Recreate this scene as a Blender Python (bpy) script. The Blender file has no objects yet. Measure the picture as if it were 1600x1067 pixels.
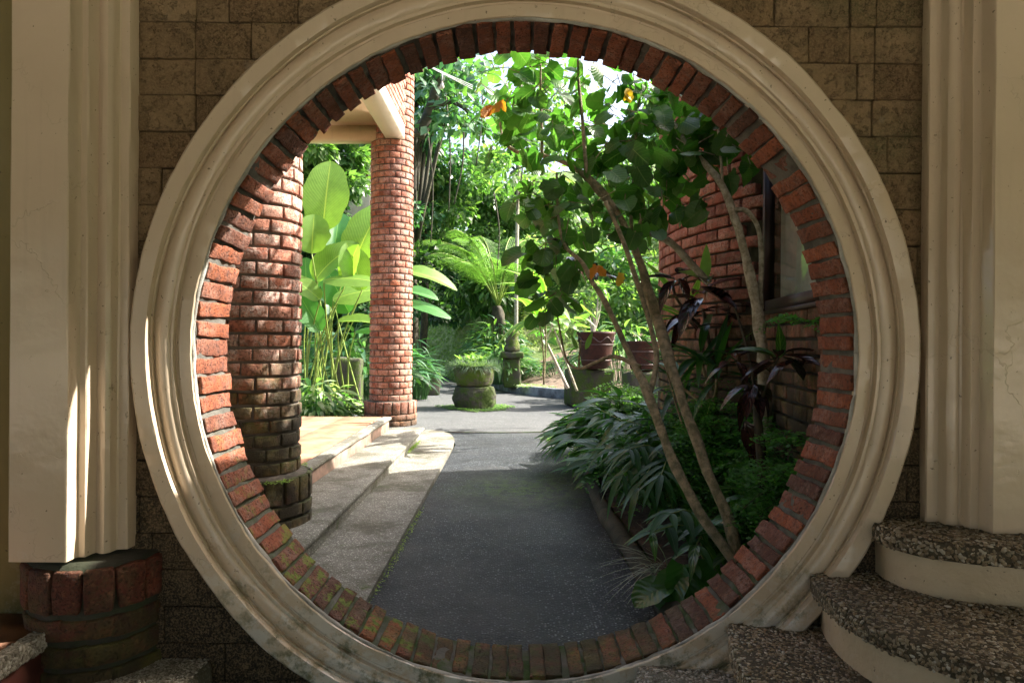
import bpy, bmesh, math, random
import numpy as np
from mathutils import Vector, Matrix, noise as mnoise

rad = math.radians
random.seed(7); rng = np.random.default_rng(7)
scn = bpy.context.scene
COL = scn.collection

# ------------------------------------------------------------------ camera, light, exposure
cam_d = bpy.data.cameras.new('camera'); cam = bpy.data.objects.new('camera', cam_d); COL.objects.link(cam)
cam_d.sensor_width = 36; cam_d.lens = 24.0; cam_d.clip_start = 0.02; cam_d.clip_end = 800
cam.matrix_world = Matrix.Rotation(rad(90), 4, 'X') @ Matrix.Rotation(rad(0.4), 4, 'Z')
scn.camera = cam
SUN_EL, SUN_AZ = 43.5, 72.0           # azimuth from +Y towards +X
w = bpy.data.worlds.new('World'); scn.world = w; w.use_nodes = True
nt = w.node_tree; bg = nt.nodes['Background']
sky = nt.nodes.new('ShaderNodeTexSky'); sky.sky_type = 'NISHITA'; sky.sun_disc = False
sky.sun_elevation = rad(SUN_EL); sky.sun_rotation = rad(SUN_AZ)
sky.air_density = 1.0; sky.dust_density = 6.0; sky.ozone_density = 1.0
nt.links.new(sky.outputs[0], bg.inputs[0]); bg.inputs[1].default_value = 0.115
sd = bpy.data.lights.new('sun', 'SUN'); sd.energy = 4.0; sd.angle = rad(0.5); sd.color = (1.0, 0.94, 0.85)
so = bpy.data.objects.new('sun', sd); COL.objects.link(so)
S = Vector((math.sin(rad(SUN_AZ))*math.cos(rad(SUN_EL)), math.cos(rad(SUN_AZ))*math.cos(rad(SUN_EL)), math.sin(rad(SUN_EL))))
so.rotation_euler = S.to_track_quat('Z', 'Y').to_euler()
scn.view_settings.view_transform = 'Standard'; scn.view_settings.look = 'None'
scn.view_settings.exposure = 2.22; scn.view_settings.gamma = 1.0; scn.view_settings.use_curve_mapping = False
scn.render.engine = 'CYCLES'
scn.cycles.max_bounces = 8; scn.cycles.diffuse_bounces = 4; scn.cycles.transmission_bounces = 6; scn.cycles.transparent_max_bounces = 6

# ------------------------------------------------------------------ helpers
def P(px, py, Y):
    """a point at depth Y seen at pixel px,py of the photograph (eye at the origin)"""
    return Vector(((px-800)/1067*Y, Y, (533.5-py)/1067*Y))

def tag(o, label=None, cat=None, group=None, kind=None):
    if label: o['label'] = label
    if cat: o['category'] = cat
    if group: o['group'] = group
    if kind: o['kind'] = kind
    return o

def empty(name, loc, label=None, cat=None, group=None, kind=None):
    o = bpy.data.objects.new(name, None); o.location = loc; o.empty_display_size = .1
    COL.objects.link(o); return tag(o, label, cat, group, kind)

def link(name, me, mat=None, parent=None, mtx=None):
    """link mesh in world coordinates; parent empties are unrotated so the offset is their location"""
    o = bpy.data.objects.new(name, me)
    if mat is not None and len(me.materials) == 0: me.materials.append(mat)
    COL.objects.link(o)
    m = mtx.copy() if mtx is not None else Matrix.Identity(4)
    if parent is not None:
        o.parent = parent
        off = parent.location.copy(); p = parent.parent
        while p is not None: off += p.location; p = p.parent
        m.translation = m.translation - off
    o.matrix_basis = m
    return o

def mesh_np(name, V, F, uv=None, smooth=False):
    """V (n,3), F list of (m,k) index arrays or one array"""
    if not isinstance(F, (list, tuple)): F = [F]
    F = [np.asarray(f, dtype=np.int32) for f in F if len(f)]
    me = bpy.data.meshes.new(name)
    me.vertices.add(len(V)); me.vertices.foreach_set('co', np.asarray(V, dtype=np.float32).ravel())
    loops = np.concatenate([f.ravel() for f in F]); tot = np.concatenate([np.full(len(f), f.shape[1], dtype=np.int32) for f in F])
    start = np.concatenate([[0], np.cumsum(tot)[:-1]]).astype(np.int32)
    me.loops.add(len(loops)); me.loops.foreach_set('vertex_index', loops)
    me.polygons.add(len(tot)); me.polygons.foreach_set('loop_start', start); me.polygons.foreach_set('loop_total', tot)
    if uv is not None:
        l = me.uv_layers.new(name='UVMap'); l.data.foreach_set('uv', np.asarray(uv, dtype=np.float32)[loops].ravel())
    me.update(calc_edges=True); me.validate()
    if smooth: me.polygons.foreach_set('use_smooth', np.ones(len(me.polygons), dtype=bool))
    return me

class MB:
    def __init__(s): s.v = []; s.f = {}; s.n = 0; s.uv = []
    def add(s, V, F, uv=None):
        V = np.asarray(V, dtype=float)
        for f in (F if isinstance(F, (list, tuple)) and len(F) and hasattr(F[0], 'ndim') else [np.asarray(F)]):
            s.f.setdefault(f.shape[1], []).append(f+s.n)
        s.v.append(V); s.n += len(V)
        s.uv.append(uv if uv is not None else np.zeros((len(V), 2)))
        return s
    def box(s, x0, x1, y0, y1, z0, z1):
        V = [(x, y, z) for x in (x0, x1) for y in (y0, y1) for z in (z0, z1)]
        F = np.array([(0,1,3,2),(4,6,7,5),(0,4,5,1),(2,3,7,6),(0,2,6,4),(1,5,7,3)])
        return s.add(V, F)
    def tube(s, pts, radii, seg=8, wob=0.0, smooth=3, cap=True):
        pts, radii = catmull(pts, radii, smooth)
        n = len(pts); V = []; up = Vector((0.3, -1, 0.2)).normalized()
        for i in range(n):
            t = (pts[min(i+1, n-1)]-pts[max(i-1, 0)]).normalized()
            a = t.cross(up)
            if a.length < 1e-3: a = t.cross(Vector((1, 0, 0)))
            a.normalize(); b = a.cross(t).normalized(); up = b*-1 if False else up
            for k in range(seg):
                th = 2*math.pi*k/seg
                r = radii[i]*(1+wob*mnoise.noise(Vector((pts[i].x*9+k, pts[i].y*9, pts[i].z*9))))
                V.append(pts[i]+a*math.cos(th)*r+b*math.sin(th)*r)
        F = np.array([(i*seg+k, i*seg+(k+1) % seg, (i+1)*seg+(k+1) % seg, (i+1)*seg+k) for i in range(n-1) for k in range(seg)])
        s.add([tuple(v) for v in V], F)
        if cap:
            b0 = s.n-len(V)
            s.f.setdefault(seg, []).append(np.array([[b0+k for k in range(seg)][::-1], [b0+(n-1)*seg+k for k in range(seg)]]))
        return s
    def lathe(s, prof, cx, cy, seg=48, a0=0, a1=2*math.pi, jit=0.0, js=6):
        full = abs(a1-a0-2*math.pi) < 1e-6; m = seg if full else seg+1; V = []
        for k in range(m):
            a = a0+(a1-a0)*k/seg
            for r, z in prof:
                rr = r*(1+jit*mnoise.noise(Vector((math.cos(a)*js*r, math.sin(a)*js*r, z*js))))
                V.append((cx+rr*math.cos(a), cy+rr*math.sin(a), z))
        q = len(prof)
        F = np.array([(k*q+i, ((k+1) % m)*q+i, ((k+1) % m)*q+i+1, k*q+i+1) for k in range(seg) for i in range(q-1)])
        return s.add(V, F)
    def build(s, name, mat=None, parent=None, smooth=False, kind=None, label=None):
        F = [np.concatenate(a) for a in s.f.values()]
        me = mesh_np(name, np.concatenate(s.v), F, np.concatenate(s.uv), smooth)
        o = link(name, me, mat, parent)
        if kind: o['kind'] = kind
        if label: o['label'] = label
        return o

def catmull(pts, radii, k):
    pts = [Vector(p) for p in pts]
    if len(radii) != len(pts):
        radii = [radii[0]+(radii[-1]-radii[0])*i/(len(pts)-1) for i in range(len(pts))]
    if k <= 1 or len(pts) < 3: return pts, list(radii)
    out = []; ro = []
    for i in range(len(pts)-1):
        p0 = pts[max(i-1, 0)]; p1 = pts[i]; p2 = pts[i+1]; p3 = pts[min(i+2, len(pts)-1)]
        for j in range(k):
            t = j/k
            out.append(0.5*((2*p1)+(p2-p0)*t+(2*p0-5*p1+4*p2-p3)*t*t+(3*p1-p0-3*p2+p3)*t**3))
            ro.append(radii[i]*(1-t)+radii[i+1]*t)
    out.append(pts[-1]); ro.append(radii[-1])
    return out, ro

def fbm(p, s, o=3):
    v = Vector((p[0]*s, p[1]*s, p[2]*s)); a = 1; t = 0
    for _ in range(o): t += a*mnoise.noise(v); v = v*2.1; a *= .5
    return t

def brick_geo(lx, ly, lz, r=.004, nx=2, ny=1, nz=1, jit=.0012, seed=0, bendR=None, js=40):
    """rounded rough brick centred at the origin. bendR: bend x round an axis at y=-bendR (outer face at +y)"""
    def ax(h, n, r): return [-h, -h+r]+[-h+r+(2*h-2*r)*i/n for i in range(1, n)]+[h-r, h]
    X, Yy, Z = ax(lx/2, nx, r), ax(ly/2, ny, r), ax(lz/2, nz, r)
    idx = {}; V = []; F = []
    def vid(i, j, k):
        if (i, j, k) not in idx:
            idx[(i, j, k)] = len(V)
            p = Vector((X[i], Yy[j], Z[k]))
            q = Vector((max(-lx/2+r, min(lx/2-r, p.x)), max(-ly/2+r, min(ly/2-r, p.y)), max(-lz/2+r, min(lz/2-r, p.z))))
            d = p-q
            if d.length > 1e-9: p = q+d.normalized()*r
            o = Vector((seed*7.3, seed*3.1, seed*1.7))
            p += Vector((mnoise.noise(p*js+o), mnoise.noise(p*js+o+Vector((9, 0, 0))), mnoise.noise(p*js+o+Vector((0, 9, 0)))))*jit
            p += Vector((mnoise.noise(p*js*.3+o), mnoise.noise(p*js*.3+o+Vector((5, 0, 0))), mnoise.noise(p*js*.3+o+Vector((0, 5, 0)))))*jit*1.5
            if bendR:
                a = p.x/bendR; rr = bendR+p.y
                p = Vector((rr*math.sin(a), rr*math.cos(a)-bendR, p.z))
            V.append(p)
        return idx[(i, j, k)]
    a, b, c = len(X)-1, len(Yy)-1, len(Z)-1
    for i in range(a):
        for k in range(c):
            F.append((vid(i,0,k), vid(i+1,0,k), vid(i+1,0,k+1), vid(i,0,k+1)))
            F.append((vid(i,b,k), vid(i,b,k+1), vid(i+1,b,k+1), vid(i+1,b,k)))
        for j in range(b):
            F.append((vid(i,j,0), vid(i,j+1,0), vid(i+1,j+1,0), vid(i+1,j,0)))
            F.append((vid(i,j,c), vid(i+1,j,c), vid(i+1,j+1,c), vid(i,j+1,c)))
    for j in range(b):
        for k in range(c):
            F.append((vid(0,j,k), vid(0,j,k+1), vid(0,j+1,k+1), vid(0,j+1,k)))
            F.append((vid(a,j,k), vid(a,j+1,k), vid(a,j+1,k+1), vid(a,j,k+1)))
    return np.array([tuple(v) for v in V]), np.array(F)

def brick_meshes(n, name, mat, **kw):
    out = []
    for i in range(n):
        V, F = brick_geo(seed=i+1, **kw); me = mesh_np(name, V, F, smooth=True); me.materials.append(mat); out.append(me)
    return out

# ------------------------------------------------------------------ materials
class NT:
    def __init__(s, name):
        s.m = bpy.data.materials.new(name); s.m.use_nodes = True; s.t = s.m.node_tree; s.t.nodes.clear()
        s.out = s.n('ShaderNodeOutputMaterial')
    def n(s, typ, **kw):
        nd = s.t.nodes.new(typ)
        for k, v in kw.items(): setattr(nd, k, v)
        return nd
    def set(s, nd, key, val):
        if isinstance(val, bpy.types.NodeSocket): s.t.links.new(val, nd.inputs[key])
        else: nd.inputs[key].default_value = (*val, 1) if isinstance(val, tuple) and len(val) == 3 and nd.inputs[key].type == 'RGBA' else val
    def pos(s): 
        return s.n('ShaderNodeNewGeometry').outputs['Position']
    def obj(s): return s.n('ShaderNodeTexCoord').outputs['Object']
    def noise(s, scale, detail=4, rough=.6, vec=None, col=False):
        nd = s.n('ShaderNodeTexNoise'); s.set(nd, 'Scale', scale); s.set(nd, 'Detail', detail); s.set(nd, 'Roughness', rough)
        s.t.links.new(vec if vec is not None else s.pos(), nd.inputs['Vector']); return nd.outputs['Color' if col else 'Fac']
    def vor(s, scale, feat='F1', out='Distance', vec=None, rnd=1.0):
        nd = s.n('ShaderNodeTexVoronoi', feature=feat); s.set(nd, 'Scale', scale); s.set(nd, 'Randomness', rnd)
        s.t.links.new(vec if vec is not None else s.pos(), nd.inputs['Vector']); return nd.outputs[out]
    def math(s, op, a, b=0.0, clamp=False):
        nd = s.n('ShaderNodeMath', operation=op, use_clamp=clamp); s.set(nd, 0, a); s.set(nd, 1, b); return nd.outputs[0]
    def rng(s, v, a, b, c=0.0, d=1.0):
        nd = s.n('ShaderNodeMapRange'); s.set(nd, 0, v); s.set(nd, 1, a); s.set(nd, 2, b); s.set(nd, 3, c); s.set(nd, 4, d); return nd.outputs[0]
    def mix(s, f, a, b, mode='MIX'):
        nd = s.n('ShaderNodeMix', data_type='RGBA', blend_type=mode); nd.clamp_result = False
        s.set(nd, 0, f); s.set(nd, 6, a); s.set(nd, 7, b); return nd.outputs[2]
    def ramp(s, f, stops):
        nd = s.n('ShaderNodeValToRGB'); r = nd.color_ramp
        while len(r.elements) < len(stops): r.elements.new(.5)
        for e, (p, c) in zip(r.elements, stops): e.position = p; e.color = (*c, 1)
        s.set(nd, 0, f); return nd.outputs[0]
    def rand(s):
        a = s.n('ShaderNodeObjectInfo').outputs['Random']; b = s.n('ShaderNodeNewGeometry').outputs['Random Per Island']
        return s.math('FRACT', s.math('ADD', a, b))
    def sepz(s):
        nd = s.n('ShaderNodeSeparateXYZ'); s.t.links.new(s.pos(), nd.inputs[0]); return nd.outputs[2]
    def nz(s):
        nd = s.n('ShaderNodeSeparateXYZ'); s.t.links.new(s.n('ShaderNodeNewGeometry').outputs['Normal'], nd.inputs[0]); return nd.outputs[2]
    def bump(s, h, strength=.5, dist=.01, nrm=None):
        nd = s.n('ShaderNodeBump'); s.set(nd, 'Strength', strength); s.set(nd, 'Distance', dist); s.set(nd, 'Height', h)
        if nrm is not None: s.set(nd, 'Normal', nrm)
        return nd.outputs[0]
    def finish(s, col, rough=.8, nrm=None, spec=.4, metal=0.0, coat=0.0):
        b = s.n('ShaderNodeBsdfPrincipled'); s.set(b, 'Base Color', col); s.set(b, 'Roughness', rough)
        s.set(b, 'Specular IOR Level', spec); s.set(b, 'Metallic', metal); s.set(b, 'Coat Weight', coat)
        if nrm is not None: s.set(b, 'Normal', nrm)
        s.t.links.new(b.outputs[0], s.out.inputs[0]); return s.m

def m_brick(name, stops, moss=(-9., -8.), moss_amt=1.0, bump=.006, pale=.25, mossc=(.035, .06, .012), xm=None):
    n = NT(name); r = n.rand()
    c = n.ramp(r, stops)
    n1 = n.noise(22, 5, .7); n2 = n.noise(140, 3, .7); n3 = n.noise(9, 4, .6)
    c = n.mix(n.rng(n1, .47, .66, 0, .85), c, (.10, .035, .022), 'MIX')
    c = n.mix(n.rng(n.noise(48, 4, .8), .54, .68, 0, .35), c, (.42, .17, .08))
    c = n.mix(n.math('MULTIPLY', n.rng(n3, .42, .62, 0, pale), n.rng(n.noise(60, 4, .8), .4, .56)), c, (.60, .47, .40))
    pit = n.rng(n2, .36, .43, 1, 0)
    c = n.mix(n.math('MULTIPLY', pit, .7), c, (.035, .02, .015))
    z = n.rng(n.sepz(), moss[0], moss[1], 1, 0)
    mk = n.math('MULTIPLY', n.rng(n.math('ADD', n.noise(11, 5, .7), n.math('MULTIPLY', z, .3)), .56, .74, 0, 1), n.math('MULTIPLY', z, moss_amt))
    mk = n.math('MULTIPLY', mk, n.rng(n.nz(), -.6, .6, .55, 1))
    if xm:
        sx = n.n('ShaderNodeSeparateXYZ'); n.t.links.new(n.pos(), sx.inputs[0])
        z2 = n.rng(n.sepz(), -.75, -.2, 1, 0); g2 = n.math('MULTIPLY', n.rng(n.math('ADD', n.noise(16, 5, .75), n.math('MULTIPLY', z2, .07)), .575, .65, 0, 1), n.math('MULTIPLY', z2, n.rng(sx.outputs[0], xm[0], xm[1])))
        c = n.mix(g2, c, n.mix(n.noise(50, 3), (.07, .11, .012), (.2, .26, .03)))
    mc = n.mix(n.noise(35, 3), mossc, (mossc[0]*2.6, mossc[1]*2.2, mossc[2]*1.5))
    c = n.mix(mk, c, mc)
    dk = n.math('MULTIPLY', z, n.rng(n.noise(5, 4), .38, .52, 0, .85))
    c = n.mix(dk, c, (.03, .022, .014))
    h = n.math('ADD', n.math('MULTIPLY', n1, .6), n.math('ADD', n.math('MULTIPLY', n2, .35), n.math('MULTIPLY', pit, -.5)))
    return n.finish(c, .85, n.bump(h, 1.0, bump))

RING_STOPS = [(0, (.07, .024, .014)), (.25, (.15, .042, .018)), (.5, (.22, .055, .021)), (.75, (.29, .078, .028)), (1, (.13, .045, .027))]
COLM_STOPS = [(0, (.22, .075, .045)), (.3, (.38, .125, .07)), (.6, (.50, .22, .145)), (.85, (.42, .24, .18)), (1, (.52, .16, .07))]
M = {}
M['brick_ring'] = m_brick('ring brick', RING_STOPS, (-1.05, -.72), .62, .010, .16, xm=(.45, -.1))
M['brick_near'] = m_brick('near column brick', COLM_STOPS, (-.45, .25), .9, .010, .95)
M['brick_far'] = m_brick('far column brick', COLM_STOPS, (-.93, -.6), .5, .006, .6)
M['brick_house'] = m_brick('house brick', [(0, (.20, .055, .04)), (.5, (.34, .10, .065)), (1, (.42, .14, .09))], (-.35, .8), .85, .008, .4)  # zone turns the lower courses darker and greener towards the ground
M['brick_plinth'] = m_brick('plinth brick', [(0, (.05, .018, .011)), (.5, (.12, .028, .015)), (1, (.17, .04, .02))], (-1.0, -.5), .9, .010, .05)

def m_mortar(name, c0, c1, moss=(-9, -8), mossc=(.03, .05, .015)):
    n = NT(name); a = n.noise(30, 6, .75); b = n.noise(7, 4, .6)
    c = n.mix(a, c0, c1); c = n.mix(n.rng(b, .45, .6, 0, .5), c, tuple(x*.45 for x in c0))
    z = n.rng(n.sepz(), moss[0], moss[1], 1, 0)
    c = n.mix(n.math('MULTIPLY', z, n.rng(n.noise(9, 4), .4, .6)), c, mossc)
    return n.finish(c, .95, n.bump(n.noise(90, 6, .8), .9, .006))
M['mortar'] = m_mortar('ring mortar', (.07, .065, .052), (.20, .19, .165), (-1.0, -.2), (.04, .075, .012))
M['mortar_white'] = m_mortar('crumbled white cement', (.3, .29, .25), (.66, .64, .58), (-1.3, -1.0))
M['mortar_col'] = m_mortar('column mortar', (.13, .10, .08), (.3, .26, .22), (-.93, -.1), (.02, .025, .012))
M['mortar_dark'] = m_mortar('dark mortar', (.035, .03, .022), (.09, .08, .065), (-1.0, -.3))

def m_paint(name, col, moss_z=(-1.2, -.55), rough=.27, dirt=.3, wear=True, stucco=0.):
    n = NT(name)
    g = n.noise(3.2, 5, .65); f = n.noise(45, 5, .7)
    c = n.mix(n.rng(g, .38, .7, 0, dirt), col, tuple(x*k for x, k in zip(col, (.68, .64, .56))))
    st = n.n('ShaderNodeMapping'); st.inputs['Scale'].default_value = (26, 26, 1.6)
    n.t.links.new(n.pos(), st.inputs[0]); sk = n.noise(1.0, 4, .6, st.outputs[0])
    c = n.mix(n.rng(sk, .56, .75, 0, .22), c, tuple(x*.6 for x in col))
    c = n.mix(n.rng(n.noise(80, 2, .5), .29, .25, 0, .7), c, (.06, .05, .03))
    if wear:
        z = n.rng(n.sepz(), moss_z[0], moss_z[1], 1, 0)
        wr = n.math('MULTIPLY', n.rng(n.math('ADD', n.noise(14, 6, .75), n.math('MULTIPLY', z, .16)), .56, .66), z)
        c = n.mix(n.math('MULTIPLY', wr, .8), c, (.68, .66, .6))
        ms = n.math('MULTIPLY', n.rng(n.math('ADD', n.noise(8, 6, .75), n.math('MULTIPLY', z, .16)), .62, .72), z)
        c = n.mix(n.math('MULTIPLY', ms, .9), c, (.055, .075, .02))
    wv = n.n('ShaderNodeVectorMath', operation='ADD'); n.t.links.new(n.pos(), wv.inputs[0])
    sc_ = n.n('ShaderNodeVectorMath', operation='SCALE'); n.t.links.new(n.noise(6, 4, .7, None, True), sc_.inputs[0]); sc_.inputs['Scale'].default_value = .22; n.t.links.new(sc_.outputs[0], wv.inputs[1])
    ed = n.vor(3.1, 'DISTANCE_TO_EDGE', 'Distance', wv.outputs[0])
    ck = n.math('MULTIPLY', n.rng(ed, .0, .0075, 1, 0), n.rng(n.noise(2.3, 3), .5, .62))
    chip = n.rng(n.math('ADD', n.noise(19, 6, .85), n.math('MULTIPLY', n.noise(1.7, 3), .35)), .835, .86, 0, 1)
    c = n.mix(n.math('MULTIPLY', ck, .22), c, (.16, .12, .08)); c = n.mix(n.math('MULTIPLY', chip, .6), c, (.17, .135, .09))
    h = n.math('ADD', n.math('MULTIPLY', n.noise(10, 3, .5), 1.0), n.math('MULTIPLY', f, .12))
    h = n.math('SUBTRACT', h, n.math('MULTIPLY', n.math('MAXIMUM', ck, chip), .25))
    if stucco: h = n.math('ADD', h, n.math('ADD', n.math('MULTIPLY', n.noise(38, 5, .6), stucco), n.math('MULTIPLY', n.noise(13, 3, .5), stucco*1.5)))
    return n.finish(c, n.rng(g, .3, .7, rough-.08, rough+.08), n.bump(h, .5, .008), .5)
PAINT = (.60, .485, .355)
M['paint'] = m_paint('cream paint', PAINT, (-1.1, -.35), .22)
M['paint_pil'] = m_paint('pilaster cream paint', PAINT, (-1.3, -.45), .17, .22)
M['paint_riser'] = m_paint('riser cream paint', (.56, .45, .30), (-1.3, -.7), .6, .5, True, 1.3)
M['olive'] = m_paint('olive paint', (.30, .25, .11), (-1.2, -.5), .5, .3)
M['white_paint'] = m_paint('white beam paint', (.74, .64, .52), (-5, -4), .6, .1, False)
M['ceiling_paint'] = m_paint('ceiling paint', (.66, .47, .29), (-5, -4), .6, .1, False)
M['beam_yellow'] = m_paint('cross beam paint', (.72, .62, .40), (-5, -4), .6, .1, False)

def m_sandstone():
    n = NT('porous sandstone'); r = n.rand()
    c = n.ramp(r, [(0, (.16, .10, .05)), (.35, (.235, .16, .085)), (.7, (.29, .205, .115)), (1, (.20, .125, .06))])
    c = n.mix(n.rng(n.noise(7, 6, .8), .44, .62, 0, .65), c, (.085, .052, .024))
    xs = n.n('ShaderNodeSeparateXYZ'); n.t.links.new(n.pos(), xs.inputs[0])
    rt = n.rng(xs.outputs[0], -.6, 1.2, .25, 1)
    gm = n.math('MULTIPLY', n.rng(n.noise(3.6, 6, .8), .45, .68, 0, .75), rt)
    c = n.mix(gm, c, (.065, .075, .028))
    c = n.mix(n.rng(n.noise(5.5, 3, .6), .66, .72, 0, .35), c, (.33, .30, .24))
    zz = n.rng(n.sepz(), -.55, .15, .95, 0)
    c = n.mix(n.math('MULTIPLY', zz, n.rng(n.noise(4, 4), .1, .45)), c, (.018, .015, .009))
    v = n.noise(55, 4, .8); pit = n.rng(v, .39, .45, 1, 0)
    w2 = n.rng(n.noise(17, 5, .95), .33, .37, 1, 0)
    pit = n.math('MAXIMUM', pit, w2)
    c = n.mix(n.math('MULTIPLY', pit, .42), c, (.04, .028, .016))
    c = n.mix(n.rng(n.noise(170, 3, .7), .45, .6, 0, .5), c, (.32, .22, .12))
    return n.finish(c, .95, n.bump(n.math('SUBTRACT', n.noise(120, 5, .8), pit), .9, .005))
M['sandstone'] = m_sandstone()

def m_pebblewash(name, base, peb, scale, bumpd=.004, moss=None, rough=.6, lo=.0, stain=None, patch=False):
    """pebbles set in cement: the cell colour varies, the cell edges are recessed"""
    n = NT(name); v = n.vor(scale, 'F1', 'Distance'); cc = n.vor(scale, 'F1', 'Color')
    sx = n.n('ShaderNodeSeparateXYZ'); n.t.links.new(cc, sx.inputs[0])
    pc = n.ramp(sx.outputs[0], [(0, peb[0]), (.35, peb[1]), (.75, peb[2]), (1, peb[3])])
    sc = n.rng(v, .28, .5, 1, 0)
    c = n.mix(sc, base, pc)
    big = n.noise(1.3, 6, .7)
    c = n.mix(n.rng(big, .42, .62, 0, .5), c, base)
    if stain: c = n.mix(n.rng(n.noise(2.6, 7, .8), .46, .6, 0, .72), c, stain)
    c = n.mix(n.rng(n.noise(6, 5, .7), .5, .8, 0, .5), c, tuple(x*.5 for x in base))
    if moss:
        c = n.mix(n.rng(n.noise(moss[0], 6, .75), moss[1], moss[1]+.09, 0, .8), c, (.07, .10, .025))
    if patch:
        vd = n.n('ShaderNodeVectorMath', operation='DISTANCE'); n.t.links.new(n.pos(), vd.inputs[0]); vd.inputs[1].default_value = (.14, 4.9, -1.06)
        pm = n.math('MULTIPLY', n.rng(vd.outputs['Value'], .15, .75, 1, 0), n.rng(n.noise(14, 6, .85), .44, .58)); c = n.mix(n.math('MULTIPLY', pm, .95), c, (.075, .12, .03))
        c = n.mix(n.rng(n.noise(.8, 5, .7), .45, .62, 0, .4), c, (.10, .10, .095)); c = n.mix(n.rng(n.noise(1.9, 6, .75), .5, .62, 0, .45), c, (.02, .022, .022))
    return n.finish(c, n.rng(big, .3, .7, rough-.1, rough+.15), n.bump(n.math('SQRT', sc), .9, bumpd), .25)
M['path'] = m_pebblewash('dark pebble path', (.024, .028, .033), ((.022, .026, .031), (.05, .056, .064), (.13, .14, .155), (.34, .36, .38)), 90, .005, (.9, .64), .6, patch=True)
M['slab'] = m_pebblewash('washed pebble slab', (.20, .195, .165), ((.17, .165, .14), (.31, .30, .255), (.46, .45, .39), (.7, .68, .62)), 95, .003, (2.2, .60), .85, stain=(.075, .07, .045))
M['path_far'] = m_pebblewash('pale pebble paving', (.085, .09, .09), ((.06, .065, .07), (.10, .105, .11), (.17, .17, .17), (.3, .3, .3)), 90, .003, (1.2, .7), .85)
M['tread'] = m_pebblewash('tread cement', (.085, .07, .045), ((.06, .045, .03), (.08, .06, .04), (.10, .08, .055), (.13, .11, .08)), 120, .003, (3, .62), .6)
M['tread_pale'] = m_pebblewash('pale tread cement', (.13, .125, .09), ((.14, .13, .10), (.2, .19, .15), (.26, .25, .2), (.3, .3, .26)), 120, .003, (3, .6), .6)

def m_pebble(name, stops):
    n = NT(name); c = n.ramp(n.n('ShaderNodeNewGeometry').outputs['Random Per Island'], stops)
    c = n.mix(n.rng(n.noise(3, 5, .7), .42, .66, 0, .6), c, (.05, .04, .025))
    return n.finish(c, .42, None, .5)
M['pebble'] = m_pebble('brown pebbles', [(0, (.10, .075, .045)), (.3, (.22, .155, .085)), (.6, (.30, .235, .145)), (.85, (.38, .32, .23)), (1, (.55, .51, .42))])
M['pebble_pale'] = m_pebble('pale pebbles', [(0, (.14, .12, .09)), (.4, (.3, .27, .21)), (.8, (.48, .45, .38)), (1, (.6, .58, .52))])

def m_simple(name, c0, c1, sc=12, rough=.8, bump=.004, bs=60, spec=.4, metal=0., lo=.4, hi=.6):
    n = NT(name); c = n.mix(n.rng(n.noise(sc, 6, .7), lo, hi), c0, c1)
    return n.finish(c, rough, n.bump(n.noise(bs, 5, .75), .7, bump), spec, metal)
M['tile_red'] = m_simple('worn terracotta tile', (.46, .25, .15), (.26, .13, .08), 5, .55, .001, 40)
M['red_riser'] = m_simple('red painted riser', (.18, .055, .04), (.10, .035, .028), 6, .6, .001, 30)
M['riser_cement'] = m_simple('pinkish stained riser cement', (.34, .22, .17), (.16, .12, .09), 6, .85, .003, 40)
M['kerb'] = m_simple('blue grey kerb cement', (.20, .22, .25), (.075, .08, .09), 4, .8, .004, 40)
M['edge_cement'] = m_simple('old bed edging', (.06, .055, .035), (.02, .022, .012), 7, .9, .008, 30)
M['soil'] = m_simple('dark garden soil', (.035, .024, .016), (.09, .065, .045), 9, .95, .02, 30)
M['soil_far'] = m_simple('brown leaf litter', (.12, .085, .06), (.24, .18, .13), 14, .95, .02, 40)
M['turf'] = m_simple('low green ground cover', (.045, .09, .015), (.11, .16, .04), 8, .95, .03, 50)
M['rock_moss'] = m_simple('mossy stone', (.075, .11, .012), (.10, .09, .055), 5, .95, .035, 26, lo=.45, hi=.56)
M['rock_moss_dark'] = m_simple('dark mossy stone', (.05, .08, .012), (.055, .05, .038), 5, .95, .035, 26, lo=.45, hi=.56)
M['bank_moss'] = m_simple('bright mossy bank', (.13, .20, .04), (.36, .38, .2), 5, .95, .05, 16, lo=.42, hi=.66)
M['pot'] = m_simple('dark glazed clay', (.062, .020, .014), (.03, .013, .010), 9, .6, .002, 30, .2)
M['pot_line'] = m_simple('pale raised pot line', (.12, .075, .065), (.07, .04, .035), 30, .5, .001, 60)
M['bark'] = m_simple('brown green bark', (.36, .29, .18), (.15, .14, .075), 26, .9, .016, 60)
M['bark_pale'] = m_simple('pale lichen bark', (.48, .45, .35), (.24, .22, .15), 34, .9, .012, 70)
M['bark_dark'] = m_simple('dark wet bark', (.07, .06, .035), (.03, .028, .018), 18, .8, .006, 80)
M['stem_white'] = m_simple('whitish stem', (.5, .46, .4), (.36, .31, .25), 30, .8, .002, 60)
M['wood_frame'] = m_simple('dark brown window frame', (.032, .013, .011), (.02, .009, .008), 14, .4, .002, 50, .5)
M['curtain'] = m_simple('grey curtain', (.62, .65, .63), (.5, .53, .51), 3, .9, .002, 10)
M['dark_room'] = m_simple('dim room wall', (.2, .2, .18), (.15, .15, .13), 3, .9, .002, 10)
M['hut_red'] = m_simple('red brown hut boards', (.22, .07, .04), (.13, .05, .03), 10, .8, .002, 30)
M['hut_white'] = m_simple('pale hut plaster', (.6, .57, .5), (.45, .42, .36), 3, .8, .002, 30)
M['wire'] = m_simple('pale cable', (.35, .37, .38), (.22, .23, .24), 10, .5, .0005, 60)
M['floor'] = m_simple('dark porch floor', (.05, .045, .035), (.03, .03, .025), 6, .8, .004, 30)
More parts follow.
